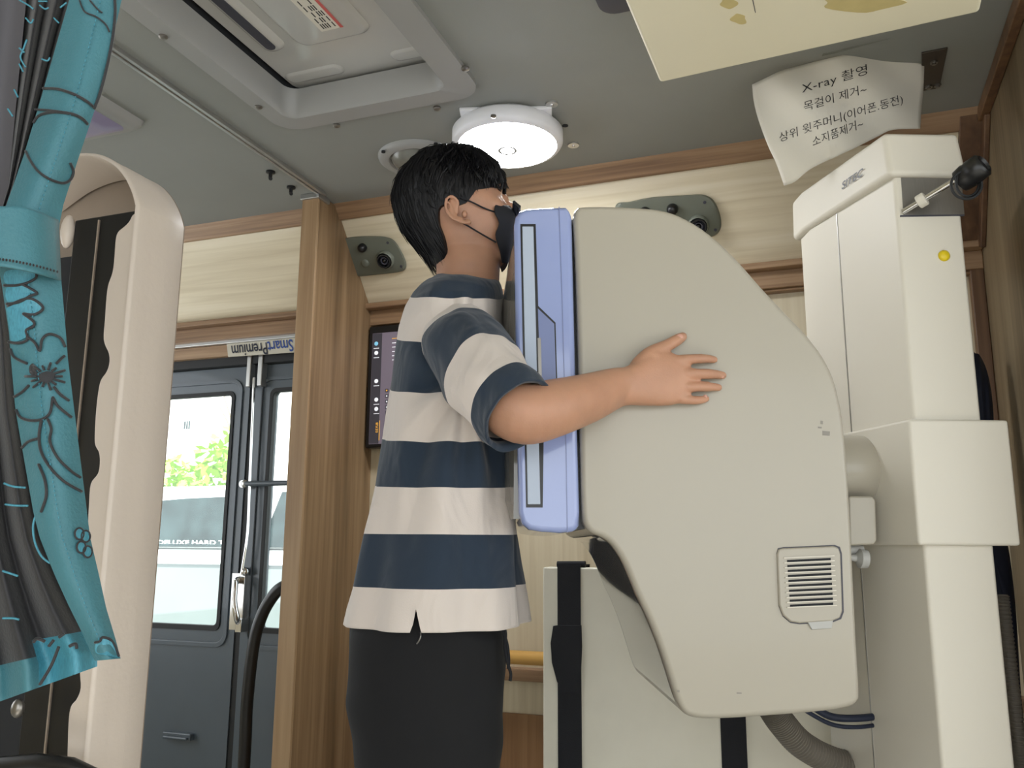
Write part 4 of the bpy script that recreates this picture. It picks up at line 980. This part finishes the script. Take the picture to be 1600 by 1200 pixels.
# shrubs and building beyond
def bush(cx, cy_, cz, rx, ry_, rz, n, lab, seed):
    R = random.Random(seed); c = MB()
    for k in range(n):
        while 1:
            p = V(R.uniform(-1, 1), R.uniform(-1, 1), R.uniform(-1, 1))
            if .45 < p.length < 1: break
        p = V(p.x*rx, p.y*ry_, p.z*rz)+V(cx, cy_, cz)
        a = V(R.uniform(-1, 1), R.uniform(-1, 1), R.uniform(-.5, 1)).normalized(); b = a.orthogonal().normalized(); s = R.uniform(.05, .09)
        c.add([p-a*s, p+b*s*.45, p+a*s, p-b*s*.45], [(0, 1, 2, 3)])
    t = thing('shrub', lab, 'shrub', (cx, cy_, ZR), 'shrubs beyond the truck')
    o = c.build('foliage', M_leafm, t, smooth=False); 
    for k in range(5):
        an = k*1.26; MB().tube([V(cx+.05*math.cos(an), cy_+.05*math.sin(an), ZR), V(cx+rx*.5*math.cos(an), cy_+ry_*.5*math.sin(an), cz+rz*.4)], [.02, .008], 6).build('stem', M_bark, t)
q = PY(335, 720, 7.0); zt3 = PY(340, 690, 7.0).z
bush(q.x+.12, 7.0, (ZR+zt3)/2+.1, .55, .42, (zt3-ZR)/2+.05, 1500, 'bright green shrub just beyond the roof of the white truck, the taller one', 3)
q = PY(272, 745, 8.3); zt3 = PY(280, 712, 8.3).z
bush(q.x, 8.3, (ZR+zt3)/2, .55, .42, (zt3-ZR)/2, 1300, 'low yellow-green shrub beyond the truck, next to the white moulded shell', 5)
q = PY(462, 745, 8.3)
bush(q.x+.35, 8.3, .45, .5, .5, 1.25, 900, 'green shrub beyond the truck, mostly hidden by the wood partition', 8)
bd = thing('building', 'pale building wall with a small window beyond the shrubs', 'building', (-10, 16, ZR))
MB().box((-24, 16, ZR), (2, 20, 7)).build('wall', M_bld, bd)
a, b = PY(287, 673, 15.98), PY(301, 656, 15.98)
wi = MB().box((a.x, 15.95, a.z), (b.x, 16.02, b.z)).build('window', M_car, bd)
for k in range(3):
    xa_ = a.x+.03+(b.x-a.x-.04)*k/3; MB().box((xa_, 15.94, a.z+.03), (xa_+(b.x-a.x)/3-.04, 15.96, b.z-.03)).build('pane', M_carg, wi)
tr = thing('bare_tree', 'thin bare branches against the pale building', 'tree', PY(372, 900, 10.0).xy.to_3d()+V(0, 0, ZR))
tp = lambda x, y: PY(x, y, 10.0)
b0_ = V(tp(372, 700).x, 10, ZR)
c = MB().tube([b0_, tp(370, 760), tp(366, 700)], [.06, .04, .02], 8); c.build('trunk', M_bark, tr)
for P in ([(368, 720), (358, 690), (352, 672), (345, 660), (337, 648)], [(367, 700), (356, 660), (346, 640), (338, 632)], [(366, 690), (360, 650), (350, 620)], [(368, 700), (400, 640), (425, 615), (432, 600)]):
    MB().tube([tp(*p) for p in P], [.02, .014, .01, .007, .004][:len(P)], 6).build('branch', M_bark, tr)

# ================================================================ THE PERSON
DM = 1.5                                              # the body's mid plane, seen side-on
def ipz(tab, z):                                      # tab: list of (y_px, x_px) at the mid plane -> a at height z
    pts = sorted((SA(x, y, DM)[::-1] for y, x in tab)); return float(np.interp(z, [p[0] for p in pts], [p[1] for p in pts]))
def zat(y, x=700): return SA(x, y, DM)[1]
def ring(ac, rf, rb, wd, z, dc=DM, n=48, e=2.2):
    out = []
    for k in range(n):
        t = 2*math.pi*k/n; cs, sn = math.cos(t), math.sin(t)
        a = (rf if cs > 0 else rb)*math.copysign(abs(cs)**(2/e), cs); d = wd*math.copysign(abs(sn)**(2/e), sn)
        out.append(W(ac+a, dc-d, z))
    return out
body = MB()
HB = [(247, 694), (252, 668), (258, 655), (270, 643), (290, 634), (310, 632), (330, 636), (350, 645), (370, 658), (390, 670), (405, 680), (418, 690)]
HF = [(247, 714), (252, 740), (258, 754), (270, 772), (283, 780), (297, 785), (306, 784), (317, 788), (326, 794), (336, 798), (350, 798), (362, 797), (375, 794), (388, 793), (398, 790), (407, 783), (418, 770)]
HW = [(247, .012), (250, .032), (255, .048), (262, .058), (270, .065), (290, .074), (310, .0775), (330, .0765), (350, .072), (370, .066), (385, .060), (398, .052), (408, .042), (418, .028)]
def hw(z):
    pts = sorted((zat(y), v) for y, v in HW); return float(np.interp(z, [p[0] for p in pts], [p[1] for p in pts]))
def head(z):
    b, f = ipz(HB, z), ipz(HF, z); return b+(f-b)*.5, f-(b+(f-b)*.5), (f-b)*.5, hw(z)
zs = np.linspace(zat(247.2), zat(418), 60)
body.loft([ring(*head(z)[:3], head(z)[3], z, e=2.25) for z in zs])
# neck
rings = []
for y, xb_, xf, wd in ((372, 672, 778, .050), (395, 680, 783, .054), (420, 682, 781, .057), (440, 682, 780, .057), (470, 676, 780, .066), (495, 668, 780, .10)):
    z = zat(y); b, f = SA(xb_, y, DM)[0], SA(xf, y, DM)[0]; rings.append(ring((b+f)/2, (f-b)/2, (f-b)/2, wd, z))
body.loft(rings)
# nose, brow, cheek, jaw
q = S(797, 330, DM); body.ball(q, (.013, .014, .018), 16); body.ball(S(789, 316, DM), (.008, .009, .016), 12)
for sd in (-1, 1):
    body.ball(W(SA(782, 298, DM)[0]-.004, DM-sd*.026, zat(298)), (.007, .022, .006), 12, ax=(E1, E2, V(0, 0, 1)))
    body.ball(W(SA(768, 330, DM)[0], DM-sd*.044, zat(334)), (.022, .018, .018), 16, ax=(E1, E2, V(0, 0, 1)))
    body.tube([W(SA(722, 345, DM)[0], DM-sd*.054, zat(352)), W(SA(742, 380, DM)[0], DM-sd*.048, zat(378)), W(SA(778, 402, DM)[0], DM-sd*.02, zat(400))], [.016, .015, .013], 12, round_ends=True)
    # ear: outer helix, bowl, lobe
    de = DM-sd*.079
    def ep(x, y, o=0):
        a, z = SA(x, y, DM-.075) if sd > 0 else SA(x, y, DM-.075); return W(a, de-sd*o, z)
    body.tube(smooth_path([ep(712, 333, .004), ep(716, 322, .007), ep(712, 315, .011), ep(705, 313, .013), ep(699, 317, .0145), ep(697, 325, .0145), ep(699, 335, .013), ep(705, 344, .0115), ep(714, 349, .010), ep(726, 352, .008), ep(735, 351, .005)], 4), .0030, 10, round_ends=True)
    body.tube(smooth_path([ep(704, 322, .010), ep(706, 332, .010), ep(713, 342, .009), ep(722, 345, .009)], 4), .0024, 8, round_ends=True)
    body.ball(ep(731, 349, .004), (.008, .004, .0055), 12, ax=(E1, E2, V(0, 0, 1)))
    body.ball(ep(707.5, 328, .004), (.0125, .0045, .0205), 16, ax=(E1, E2, V(0, 0, 1)))
    body.ball(ep(726, 336, .001), (.006, .005, .008), 10, ax=(E1, E2, V(0, 0, 1)))
# trunk under the shirt
SB = [(475, 650), (500, 639), (530, 630), (570, 623), (610, 618), (685, 608), (760, 597), (835, 582), (880, 573), (915, 566), (945, 560), (968, 557)]
SF = [(475, 785), (500, 783), (530, 784), (570, 787), (610, 790), (685, 796), (760, 800), (835, 802), (880, 803), (915, 804), (945, 806), (968, 808)]
TW = [(434, .07), (446, .115), (458, .145), (475, .165), (500, .175), (530, .178), (570, .176), (610, .17), (685, .165), (760, .162), (835, .165), (968, .168)]
rings = []
for (y, xb_), (_, xf) in zip(SB, SF):
    z = zat(y); b, f = SA(xb_, y, DM)[0]+.012, SA(xf, y, DM)[0]-.012
    rings.append(ring((b+f)/2, (f-b)/2, (f-b)/2, float(np.interp(y, [t[0] for t in TW], [t[1] for t in TW]))-.012, z))
body.loft(rings)
def leg_tab():
    # (z, a_center, half fore-aft, half width)
    a1_, z1_ = SA(672, 1080, DM); a2_, z2_ = SA(679, 1200, DM)
    return [(zat(960), SA(682, 960, DM)[0], .115, .085), (z1_, a1_, .115, .088), (z2_, a2_, .105, .084), (.50, a2_+.004, .078, .068), (.36, a2_-.006, .066, .062), (.2, a2_-.012, .055, .055), (.09, a2_-.016, .05, .048)]
for sd in (-1, 1):
    body.loft([ring(a, r-.012, r-.012, wd-.010, z, DM-sd*.088, 32) for z, a, r, wd in leg_tab()])
    a0 = leg_tab()[-1][1]
    body.tube([W(a0-.03, DM-sd*.088, .05), W(a0+.10, DM-sd*.095, .035)], [.032, .028], 16, round_ends=True)
# arms and hands. the near hand lies flat on the housing; the other mirrors it on its far side
def md(p, sd):
    if sd > 0: return p
    a, d, z = p.dot(E1), p.dot(E2), p.z; return W(a, 2*DM-d, z)
SUR = D0                                               # plane of the housing the hand lies on
def hand(sd, mb):
    T = lambda x, y, h: md(S(x, y, SUR-h), sd)         # h: height above the surface
    ax = E2 if sd > 0 else -E2
    # palm: from wrist to knuckles
    secs = [(955, 609, 22, .028, .012), (966, 606, 28.5, .0265, .0205), (976, 603.5, 30, .0255, .0225), (986, 601, 31.5, .0245, .0225), (998, 598, 35, .0230, .0215), (1012, 592.5, 41, .021, .0198), (1030, 590, 44, .0190, .0180), (1048, 592, 41, .017, .0155), (1062, 593, 37, .0165, .0145), (1072, 594, 33, .0155, .0125), (1078, 594, 28, .0145, .010)]
    rings = []
    for x, y, hh, h, th in secs:
        c_ = T(x, y, h); up = (T(x, y-hh, h)-c_); ot = -ax
        tilt = (1072-x)*.0
        rings.append([c_+up*(math.copysign(abs(math.cos(t))**(.8), math.cos(t)))+ot*(th*math.copysign(abs(math.sin(t))**.8, math.sin(t))) for t in (2*math.pi*k/28 for k in range(28))])
    mb.loft(rings)
    F = [([(1050, 566, .019), (1068, 563, .021), (1082, 561, .021), (1095, 560.5, .0185), (1108, 561, .012), (1116, 562, .0085)], [.0105, .0095, .0082, .0080, .0070, .0060]),
         ([(1052, 584, .019), (1074, 584, .022), (1092, 584, .022), (1108, 584.3, .0195), (1121, 585.5, .012), (1129.5, 586.5, .0085)], [.0105, .0094, .0083, .0082, .0074, .0064]),
         ([(1052, 604, .019), (1073, 605, .021), (1089, 604.5, .021), (1104, 604.5, .018), (1116, 605, .0115), (1123, 605.5, .0085)], [.0100, .0090, .0078, .0077, .0070, .0060]),
         ([(1046, 618, .018), (1064, 623, .019), (1077, 625, .0185), (1087, 625.5, .0155), (1098, 624.5, .0105), (1104, 623, .008)], [.0092, .0086, .0074, .0072, .0064, .0054])]
    for P, R_ in F:
        mb.tube(smooth_path([T(*p) for p in P], 3), [0.96*float(np.interp(i/15, np.linspace(0, 1, len(R_)), R_)) for i in range(16)], 14, round_ends=True)
        k = T(*P[1]); mb.ball(k-ax*.0015, (.0085, .0085, .0075), 10); k = T(*P[3]); mb.ball(k, R_[3]*1.02, 10)
    P = [(1000, 575, .020), (1016, 556, .020), (1034, 545, .017), (1048, 537, .0135), (1060, 530, .010), (1067, 526, .009)]
    mb.tube(smooth_path([T(*p) for p in P], 3), [.017, .0165, .0155, .0145, .0135, .0125, .0115, .0105, .0098, .0096, .0096, .0094, .0090, .0085, .0080, .0072], 14, round_ends=True)
    mb.ball(T(1022, 560, .018), (.018, .018, .015), 14)
def arm(sd, mb):
    m_ = lambda x, y, d: md(S(x, y, d), sd)
    P = smooth_path([m_(704, 528, 1.42), m_(718, 538, 1.345), m_(751, 588, 1.245), m_(788, 628, 1.197), m_(822, 646, 1.180), m_(868, 637, 1.192), m_(920, 622, 1.228), m_(958, 608, 1.256), m_(982, 602, 1.266), m_(1000, 598, 1.272)], 5)
    K = [.036, .040, .044, .045, .0440, (.0415, .040), (.0375, .033), (.033, .0255), (.0290, .0205), (.018, .009)]
    K = [k if hasattr(k, '__len__') else (k, k) for k in K]
    R_ = []
    for i in range(len(P)):
        t = i/5; j = min(int(t), len(K)-2); u = t-j; R_.append((K[j][0]*(1-u)+K[j+1][0]*u, K[j][1]*(1-u)+K[j+1][1]*u))
    mb.tube(P, R_, 28, round_ends=False, flat=V(0, 0, 1))
for sd in (1, -1): arm(sd, body); hand(sd, body)

def baked(mb, name, m, parent, voxel, smooth, it, origin=None, post=None):
    o = mb.build(name+'_src', m, None, smooth=True, ang=180, origin=V(0, 0, 0))
    r = o.modifiers.new('r', 'REMESH'); r.mode = 'VOXEL'; r.voxel_size = voxel; r.use_smooth_shade = True
    s = o.modifiers.new('s', 'SMOOTH'); s.factor = smooth; s.iterations = it
    dg = bpy.context.evaluated_depsgraph_get(); dg.update()
    me = bpy.data.meshes.new_from_object(o.evaluated_get(dg)); me.name = name
    bpy.data.objects.remove(o)
    if post:
        n = len(me.vertices); co = np.empty(n*3, np.float32); me.vertices.foreach_get('co', co); co = post(co.reshape(-1, 3)); me.vertices.foreach_set('co', co.astype(np.float32).ravel())
    org = Vector(origin) if origin is not None else wloc(parent)
    me.transform(Matrix.Translation(-org))
    me.materials.clear(); me.materials.append(m)
    me.polygons.foreach_set('use_smooth', [True]*len(me.polygons)); me.polygons.foreach_set('material_index', [0]*len(me.polygons))
    q = bpy.data.objects.new(name, me); col.objects.link(q)
    if parent is not None: q.parent = parent
    else: q.location = org
    me.update(); return q
A0c = SA(676, 1100, DM)[0]
person = baked(body, 'person', M_skin, None, .0024, .5, 5, origin=W(A0c, DM, 0))
tag(person, 'person in striped shirt and black mask hugging the x-ray machine', 'person')

# eyes, brows, nails
for sd in (1, -1):
    e = W(SA(780, 306, DM)[0]-.004, DM-sd*.030, zat(307))
    MB().ball(e, (.0085, .012, .0022), 12, ax=(E1, E2, V(0, 0, 1))).build('eye', M_eye, person)
    MB().tube([W(SA(772, 297, DM)[0]+.002, DM-sd*.052, zat(298)), W(SA(783, 296, DM)[0]+.003, DM-sd*.034, zat(295.5)), W(SA(786, 297, DM)[0]+.003, DM-sd*.014, zat(297))], .0026, 8).build('eyebrow', M_hair, person)
    ax = E2 if sd > 0 else -E2
    for x, y, h, rx, rz, dx in ((1113.5, 561, .0135, .0042, .0042, 1), (1127, 586.8, .0135, .0045, .0045, 1), (1120.5, 605, .013, .0042, .0042, 1), (1102, 620, .0125, .0036, .0036, 1), (1062, 526, .017, .0058, .0046, 1)):
        MB().ball(md(S(x, y, SUR-h), sd), (rx, .0016, rz), 10, ax=(E1, E2, V(0, 0, 1))).build('fingernail', M_nail, person)

# mask with ear loops
MR = [(319, 774), (326, 772.5), (334, 773), (341, 778), (349, 781), (357, 778), (366, 773), (378, 777), (390, 781), (402, 784), (411, 785)]
MF = [(319, 796), (326, 803), (334, 806), (341, 805.5), (349, 804), (357, 803.5), (366, 802.5), (378, 801), (390, 799), (402, 796), (411, 792.5)]
rings = []
for (y, xr2), (_, xf) in zip(MR, MF):
    z = zat(y); zn = SA(xr2, y, DM-.062)[1]; ac, rf, rb, wd = head(z); fr = SA(xf, y, DM)[0]-ac
    wd += .006; wd = max(wd, .05); ar = SA(xr2, y, DM-.05)[0]
    cs = min(.995, max(.05, (ar-ac)/fr)); ph = math.acos(cs**(2.25/2)) if cs < 1 else .1
    row = []
    for k in range(41):
        t = -ph+2*ph*k/40; cc, sn = math.cos(t), math.sin(t)
        sd_ = wd*math.copysign(abs(sn)**(2/2.25), sn); row.append(W(ac+fr*abs(cc)**(2/2.25), DM-sd_, z+(zn-z)*min(1.1, abs(sd_)/.062)))
    rings.append(row)
c = MB(); c.loft(rings, False, False, closed=False)
mk = c.build('face_mask', M_mask, person, ang=180, solid=.0022, subsurf=1)
for sd in (1, -1):
    w0 = lambda x, y, o: W(SA(x, y, DM-.07)[0], DM-sd*o, SA(x, y, DM-.07)[1])
    c = MB()
    c.tube(smooth_path([w0(774, 327, .056), w0(755, 325, .0715), w0(735, 318, .0795), w0(716, 312.5, .085), w0(706, 311, .086)], 5), .0015, 8)
    c.tube(smooth_path([w0(775, 373, .052), w0(755, 366, .066), w0(737, 358, .0745), w0(722, 351, .080), w0(712, 347, .082)], 5), .0015, 8)
    c.build('ear_loop', M_mask, mk)

# hair
XB = [(238, 701), (240, 682), (243, 671), (251, 654), (262, 641), (275, 630), (299, 619), (323, 616.5), (348, 625), (370, 637), (389, 655), (409, 671), (420, 680)]
XF = [(238, 706), (240, 726), (243, 741), (248, 755), (258, 771), (273, 783), (290, 789), (300, 790), (420, 792)]
HWX = [(238, .004), (240, .030), (243, .046), (251, .062), (262, .074), (275, .082), (299, .089), (323, .088), (348, .083), (370, .077), (390, .070), (410, .064), (420, .06)]
BOT = [(0, 297), (25, 295), (40, 293), (62, 296), (68, 306), (74, 315), (84, 319), (95, 318), (101, 322), (106, 338), (112, 366), (122, 388), (140, 406), (160, 414), (180, 416)]
def hz_(tab, z):
    pts = sorted((zat(y), v) for y, v in tab); return float(np.interp(z, [p[0] for p in pts], [p[1] for p in pts]))
ZT = zat(238)
def hairp(phi, s, out=0.0):
    """phi: degrees from the face (0) round to the nape (180), signed by side; s: 0 crown .. 1 hairline"""
    ap_ = abs((phi+180) % 360-180); yb = float(np.interp(ap_, [b[0] for b in BOT], [b[1] for b in BOT])); zb_ = SA(700, yb, DM-.082*abs(math.sin(math.radians(phi))))[1]
    z = ZT+(zb_-ZT)*(s**1.7*.55+s*.45*s)
    b, f = ipz(XB, z), ipz(XF, z); wd = hz_(HWX, z); ac = b+(f-b)*.5; h = (f-b)*.5
    t = math.radians(phi); cs, sn = math.cos(t), math.sin(t); e = 2/2.25
    return W(ac+(h+out)*math.copysign(abs(cs)**e, cs), DM-(wd+out)*math.copysign(abs(sn)**e, sn), z+out*.5*(1-s))
c = MB(); rings = []
NP = 120
for j in range(25):
    s = .02+.98*j/24; rings.append([hairp(360*k/NP, s, -.003-.004*max(0, s-.8)*5*.5) for k in range(NP)])
for j in (1, .9, .6): rings.append([hairp(360*k/NP, j, -.014) for k in range(NP)])
c.loft(rings, True, False)
R = random.Random(11)
for k in range(5200):
    phi = R.uniform(0, 360); s0 = R.random()**.8*.80; L = R.uniform(.16, .30); s1 = min(1.0, s0+L)
    ap_ = abs((phi+180) % 360-180)
    if s1 > .97: s1 = 1.0+R.uniform(-.05, .035)*(1.0 if ap_ < 70 or ap_ > 115 else .4)
    dphi = R.uniform(-9, 9); o1 = R.uniform(0, .0045)+(R.random() < .18)*R.uniform(0, .007)
    if ap_ > 130 and s0 > .3: o1 += R.uniform(0, .005)
    P = [hairp(phi+dphi*t*t, s0+(s1-s0)*t, -.002+.0035*math.sin(math.pi*min(1, t*1.1))*.6+o1*t) for t in (0, .35, .7, 1)]
    wd = R.uniform(.0009, .0019)
    c.tube(P, [wd*.7, wd, wd*.75, .0001], 3)
hair = c.build('hair', M_hair, person, ang=70)

# striped shirt, stripe by stripe along the cloth
ZCAM = CAM.z
STR = [913, 835, 760, 685, 607, 525, 455]                       # hem upward
zb_l = [zat(y, 640) for y in STR]
slo, shi = zat(990, 640), zat(420, 640)
stops = [(v-slo)/(shi-slo) for v in zb_l]
m, nt, p = newmat('striped_jersey'); Lk = nt.links.new
at = N(nt, 'ShaderNodeAttribute'); at.attribute_name = 'stripe'
rp = N(nt, 'ShaderNodeValToRGB'); rp.color_ramp.interpolation = 'CONSTANT'; e = rp.color_ramp.elements
WH, NV = rgb((216, 206, 198)), rgb((36, 50, 66))
e[0].position = 0; e[0].color = WH; e[1].position = stops[0]; e[1].color = NV
for i, t in enumerate(stops[1:]):
    k = e.new(t); k.color = WH if i % 2 == 0 else NV
tc = N(nt, 'ShaderNodeTexCoord'); nz = N(nt, 'ShaderNodeTexNoise'); nz.inputs['Scale'].default_value = 420; Lk(tc.outputs['Object'], nz.inputs['Vector'])
bp = N(nt, 'ShaderNodeBump'); bp.inputs['Strength'].default_value = .25; bp.inputs['Distance'].default_value = .001; Lk(nz.outputs[0], bp.inputs['Height']); mp_ = N(nt, 'ShaderNodeMapping'); mp_.inputs['Scale'].default_value = (9, 9, 5); mp_.inputs['Rotation'].default_value = (.5, .6, 0); Lk(tc.outputs['Object'], mp_.inputs[0]); n3 = N(nt, 'ShaderNodeTexNoise'); n3.inputs['Scale'].default_value = 1.6; n3.inputs['Detail'].default_value = 2; n3.inputs['Distortion'].default_value = .8; Lk(mp_.outputs[0], n3.inputs['Vector'])
b2 = N(nt, 'ShaderNodeBump'); b2.inputs['Strength'].default_value = .55; b2.inputs['Distance'].default_value = .02; Lk(n3.outputs[0], b2.inputs['Height']); Lk(bp.outputs[0], b2.inputs['Normal']); Lk(b2.outputs[0], p.inputs['Normal'])
Lk(at.outputs['Fac'], rp.inputs[0]); Lk(rp.outputs[0], p.inputs['Base Color']); p.inputs['Roughness'].default_value = .92; p.inputs['Sheen Weight'].default_value = .15
M_shirt = m
SHB = [(424, 688), (430, 681), (438, 673), (448, 664), (458, 657), (475, 647), (500, 636), (530, 627), (570, 620), (610, 615), (685, 604), (760, 591), (800, 581), (835, 573), (880, 563.5), (915, 555.5), (945, 548.5), (968, 545)]
SHF = [(424, 776), (430, 780), (438, 783), (448, 785), (458, 786), (475, 786), (500, 784), (530, 785), (570, 788), (610, 792), (685, 799), (760, 804), (800, 805), (835, 807), (880, 811), (915, 816), (945, 820), (968, 823)]
SHW = [(424, .064), (430, .080), (438, .104), (448, .132), (458, .152), (475, .174), (500, .188), (530, .192), (570, .191), (610, .189), (685, .190), (760, .193), (835, .198), (880, .202), (915, .205), (945, .208), (968, .210)]
NS = 288; c = MB(); att = []
zt0, zt1 = zat(424, 640), zat(969, 640)
NJ = 170; rings = []
def tabz(tab, x=640): return sorted((zat(y, x), v) for y, v in tab)
tB = sorted(SA(x, y, DM)[::-1] for y, x in SHB); tF = sorted(SA(x, y, DM)[::-1] for y, x in SHF); tW = tabz(SHW)
ii = lambda T, z: float(np.interp(z, [q[0] for q in T], [q[1] for q in T]))
for j in range(NJ+1):
    z = zt0+(zt1-zt0)*j/NJ; v = j/NJ
    b, f, wd = ii(tB, z), ii(tF, z), ii(tW, z); ac, h = (b+f)/2, (f-b)/2
    row = []
    for k in range(NS):
        t = 2*math.pi*k/NS; cs, sn = math.cos(t), math.sin(t); e_ = 2/2.3
        ca, sa = math.copysign(abs(cs)**e_, cs), math.copysign(abs(sn)**e_, sn)
        # slit in the side seam, and a lightly wavy hem
        zz_ = z
        ds = abs(((t-math.pi*.527+math.pi) % (2*math.pi))-math.pi); lift = .036*max(0, 1-ds/.036)
        zz_ += lift*max(0, (v-.93)/.07)
        if v < .16: k_ = (1-v/.16); zz_ -= k_*(.026*abs(sa)+.012*max(0, ca))
        # folds: soft vertical drapes low down, pulls from the armpit higher up
        fo = .0065*math.sin(t*7+z*9)*min(1, max(0, (v-.35)/.4))+.003*math.sin(t*13-z*6+1)*min(1, max(0, (v-.3)/.5))
        th = t-math.pi/2
        arm_r = math.hypot(th*.2+.06, z-zat(640, 700)); ang_ = math.atan2(z-zat(620, 700), th*.2+.05)
        fo += .0085*math.sin(ang_*9)*math.exp(-((arm_r-.10)/.07)**2)
        fo += .003*noise.noise(V(ca*3, sa*3, z*7))
        if v < .12: fo *= v/.12
        row.append(W(ac+(h+fo)*ca, DM-(wd+fo)*sa, zz_))
        dd = abs(wd*sa); zeff = ZCAM+(z-ZCAM)*(1+.95*dd) if z > ZCAM else z
        if v < .3: zeff += .0
        att.append((zeff-slo)/(shi-slo))
    rings.append(row)
c.loft(rings, False, False)
# rolled-in neckline
ac0 = (ii(tB, zt0)+ii(tF, zt0))/2
ntop = [W(ac0+(p.dot(E1)-ac0)*.955, DM+(p.dot(E2)-DM)*.955, p.z-.008) for p in rings[0]]
c.loft([rings[0], ntop], False, False); att += [att[0]]*NS*2
# sleeves
def stripe_s(t):                                                # t: 0 shoulder .. 1 cuff edge -> stripe coordinate
    T = [-.2, .33, .58, .81, 1.2]; hi = stops[5]
    Sx = [stops[5]+.03, stops[5], stops[4], stops[3], stops[2]+.002]
    return float(np.interp(t, T, Sx))
for sd in (1, -1):
    m_ = lambda x, y, d: md(S(x, y, d), sd)
    P = smooth_path([m_(698, 508, 1.43), m_(711, 525, 1.355), m_(729, 552, 1.292), m_(757, 587, 1.236), m_(790, 626, 1.192), m_(812, 650, 1.170)], 14)
    n = len(P); rr_ = []
    for i in range(n):
        t = i/(n-1); k = float(np.interp(t, [0, .2, .4, .6, .8, 1], [.045, .058, .069, .0655, .0625, .0615]))
        rr_.append(k)
    tan = [(P[min(i+1, n-1)]-P[max(i-1, 0)]).normalized() for i in range(n)]
    u = V(0, 0, 1); rg = []; nn_ = 72
    for i in range(n):
        u = (u-tan[i]*u.dot(tan[i])).normalized(); vv = tan[i].cross(u); t = i/(n-1)
        row = []
        for k in range(nn_):
            a = 2*math.pi*k/nn_
            fo = .005*math.sin(a*3+t*11)*math.sin(math.pi*min(1, t*1.2))+.004*math.sin(t*17+a*2)*math.exp(-((t-.7)/.25)**2)+.005*noise.noise(V(math.cos(a)*2, math.sin(a)*2, t*6))
            fo *= (1-.6*max(0, (t-.85)/.15))
            q = P[i]+(u*math.cos(a)*1.0+vv*math.sin(a)*.92)*(rr_[i]+fo)
            row.append(q); att.append(stripe_s(t))
        rg.append(row)
    kk = len(c.v); c.loft(rg, False, False)
    inn_ = [[P[-1]+(q-P[-1])*.95-tan[-1]*.0015 for q in rg[-1]], [P[-3]+(q-P[-3])*.90 for q in rg[-3]], [P[-8]+(q-P[-8])*.88 for q in rg[-8]]]
    c.loft([rg[-1]]+inn_, False, False); att += [stripe_s(1)]*nn_*4
shirt = c.build('striped_shirt', M_shirt, person, ang=180)
a_ = shirt.data.attributes.new('stripe', 'FLOAT', 'POINT'); a_.data.foreach_set('value', att)
so_ = shirt.modifiers.new('thick', 'SOLIDIFY'); so_.thickness = .0018; so_.offset = -1

# trousers
tr_ = MB()
TBk = [(945, 562, 797), (968, 551, 794), (1000, 550, 791), (1050, 554, 788), (1100, 559, 786), (1130, 564, 784), (1150, 572, 778)]
rings = []
for y, xb_, xf in TBk:
    b, z = SA(xb_, y, DM); f = SA(xf, y, DM)[0]; rings.append(ring((b+f)/2, (f-b)/2, (f-b)/2, .186 if y < 1140 else .17, z, n=64, e=2.4))
tr_.loft(rings)
for sd in (1, -1):
    b1, z1_ = SA(557, 1080, DM); f1 = SA(786, 1080, DM)[0]; b2, z2_ = SA(576, 1200, DM); f2 = SA(781, 1200, DM)[0]
    tr_.loft([ring((b1+f1)/2, (f1-b1)/2, (f1-b1)/2, .095, z1_+.1, DM-sd*.088, 40), ring((b1+f1)/2, (f1-b1)/2, (f1-b1)/2, .096, z1_, DM-sd*.088, 40), ring((b2+f2)/2, (f2-b2)/2, (f2-b2)/2, .093, z2_, DM-sd*.09, 40)]+[ring((b2+f2)/2+o, r, r, wd, z, DM-sd*.092, 40) for z, o, r, wd in ((.5, .004, .095, .082), (.36, -.002, .088, .078), (.2, -.006, .08, .072), (.075, -.006, .076, .07))])
def wr(co):
    for i in range(len(co)):
        p = co[i]; n_ = noise.noise(Vector((p[0]*5, p[1]*5, p[2]*16)))*.004; co[i, 0] += n_; co[i, 1] += n_*.6
    return co
trou = baked(tr_, 'trousers', M_trou, person, .006, .5, 4, post=wr)
f0 = SA(791, 975, DM-.10)[0]
c = MB()
dx = lambda x, y: S(x, y, DM-.14)
c.tube(smooth_path([dx(786, 972), dx(790, 990), dx(789, 1010), dx(793, 1035), dx(798, 1052), dx(797, 1064)], 6), .0026, 8); c.tube(smooth_path([dx(785, 985), dx(792, 1005), dx(795, 1030), dx(794, 1045)], 6), .0026, 8)
c.build('drawstring', M_strap, trou)
c = MB().tube(smooth_path([S(657, 988, 1.312), S(657, 995, 1.310), S(654, 1002, 1.310), S(651, 1006, 1.312)], 4), .001, 6); c.build('loose_thread', M_alu, trou)
for sd in (1, -1):
    a0 = leg_tab()[-1][1]; dcs = DM-sd*.092; c = MB(); rings = []
    for a, w_, h in ((-.085, .02, .05), (-.075, .036, .075), (-.03, .042, .10), (.03, .043, .095), (.09, .05, .065), (.14, .048, .048), (.175, .035, .035), (.19, .012, .022)):
        rings.append([W(a0+a, dcs+w_*math.cos(t), max(.0, h*.5+h*.5*math.sin(t))) for t in (2*math.pi*k/20 for k in range(20))])
    c.loft(rings); c.build('shoe', M_shoe, person, ang=180, subsurf=1)
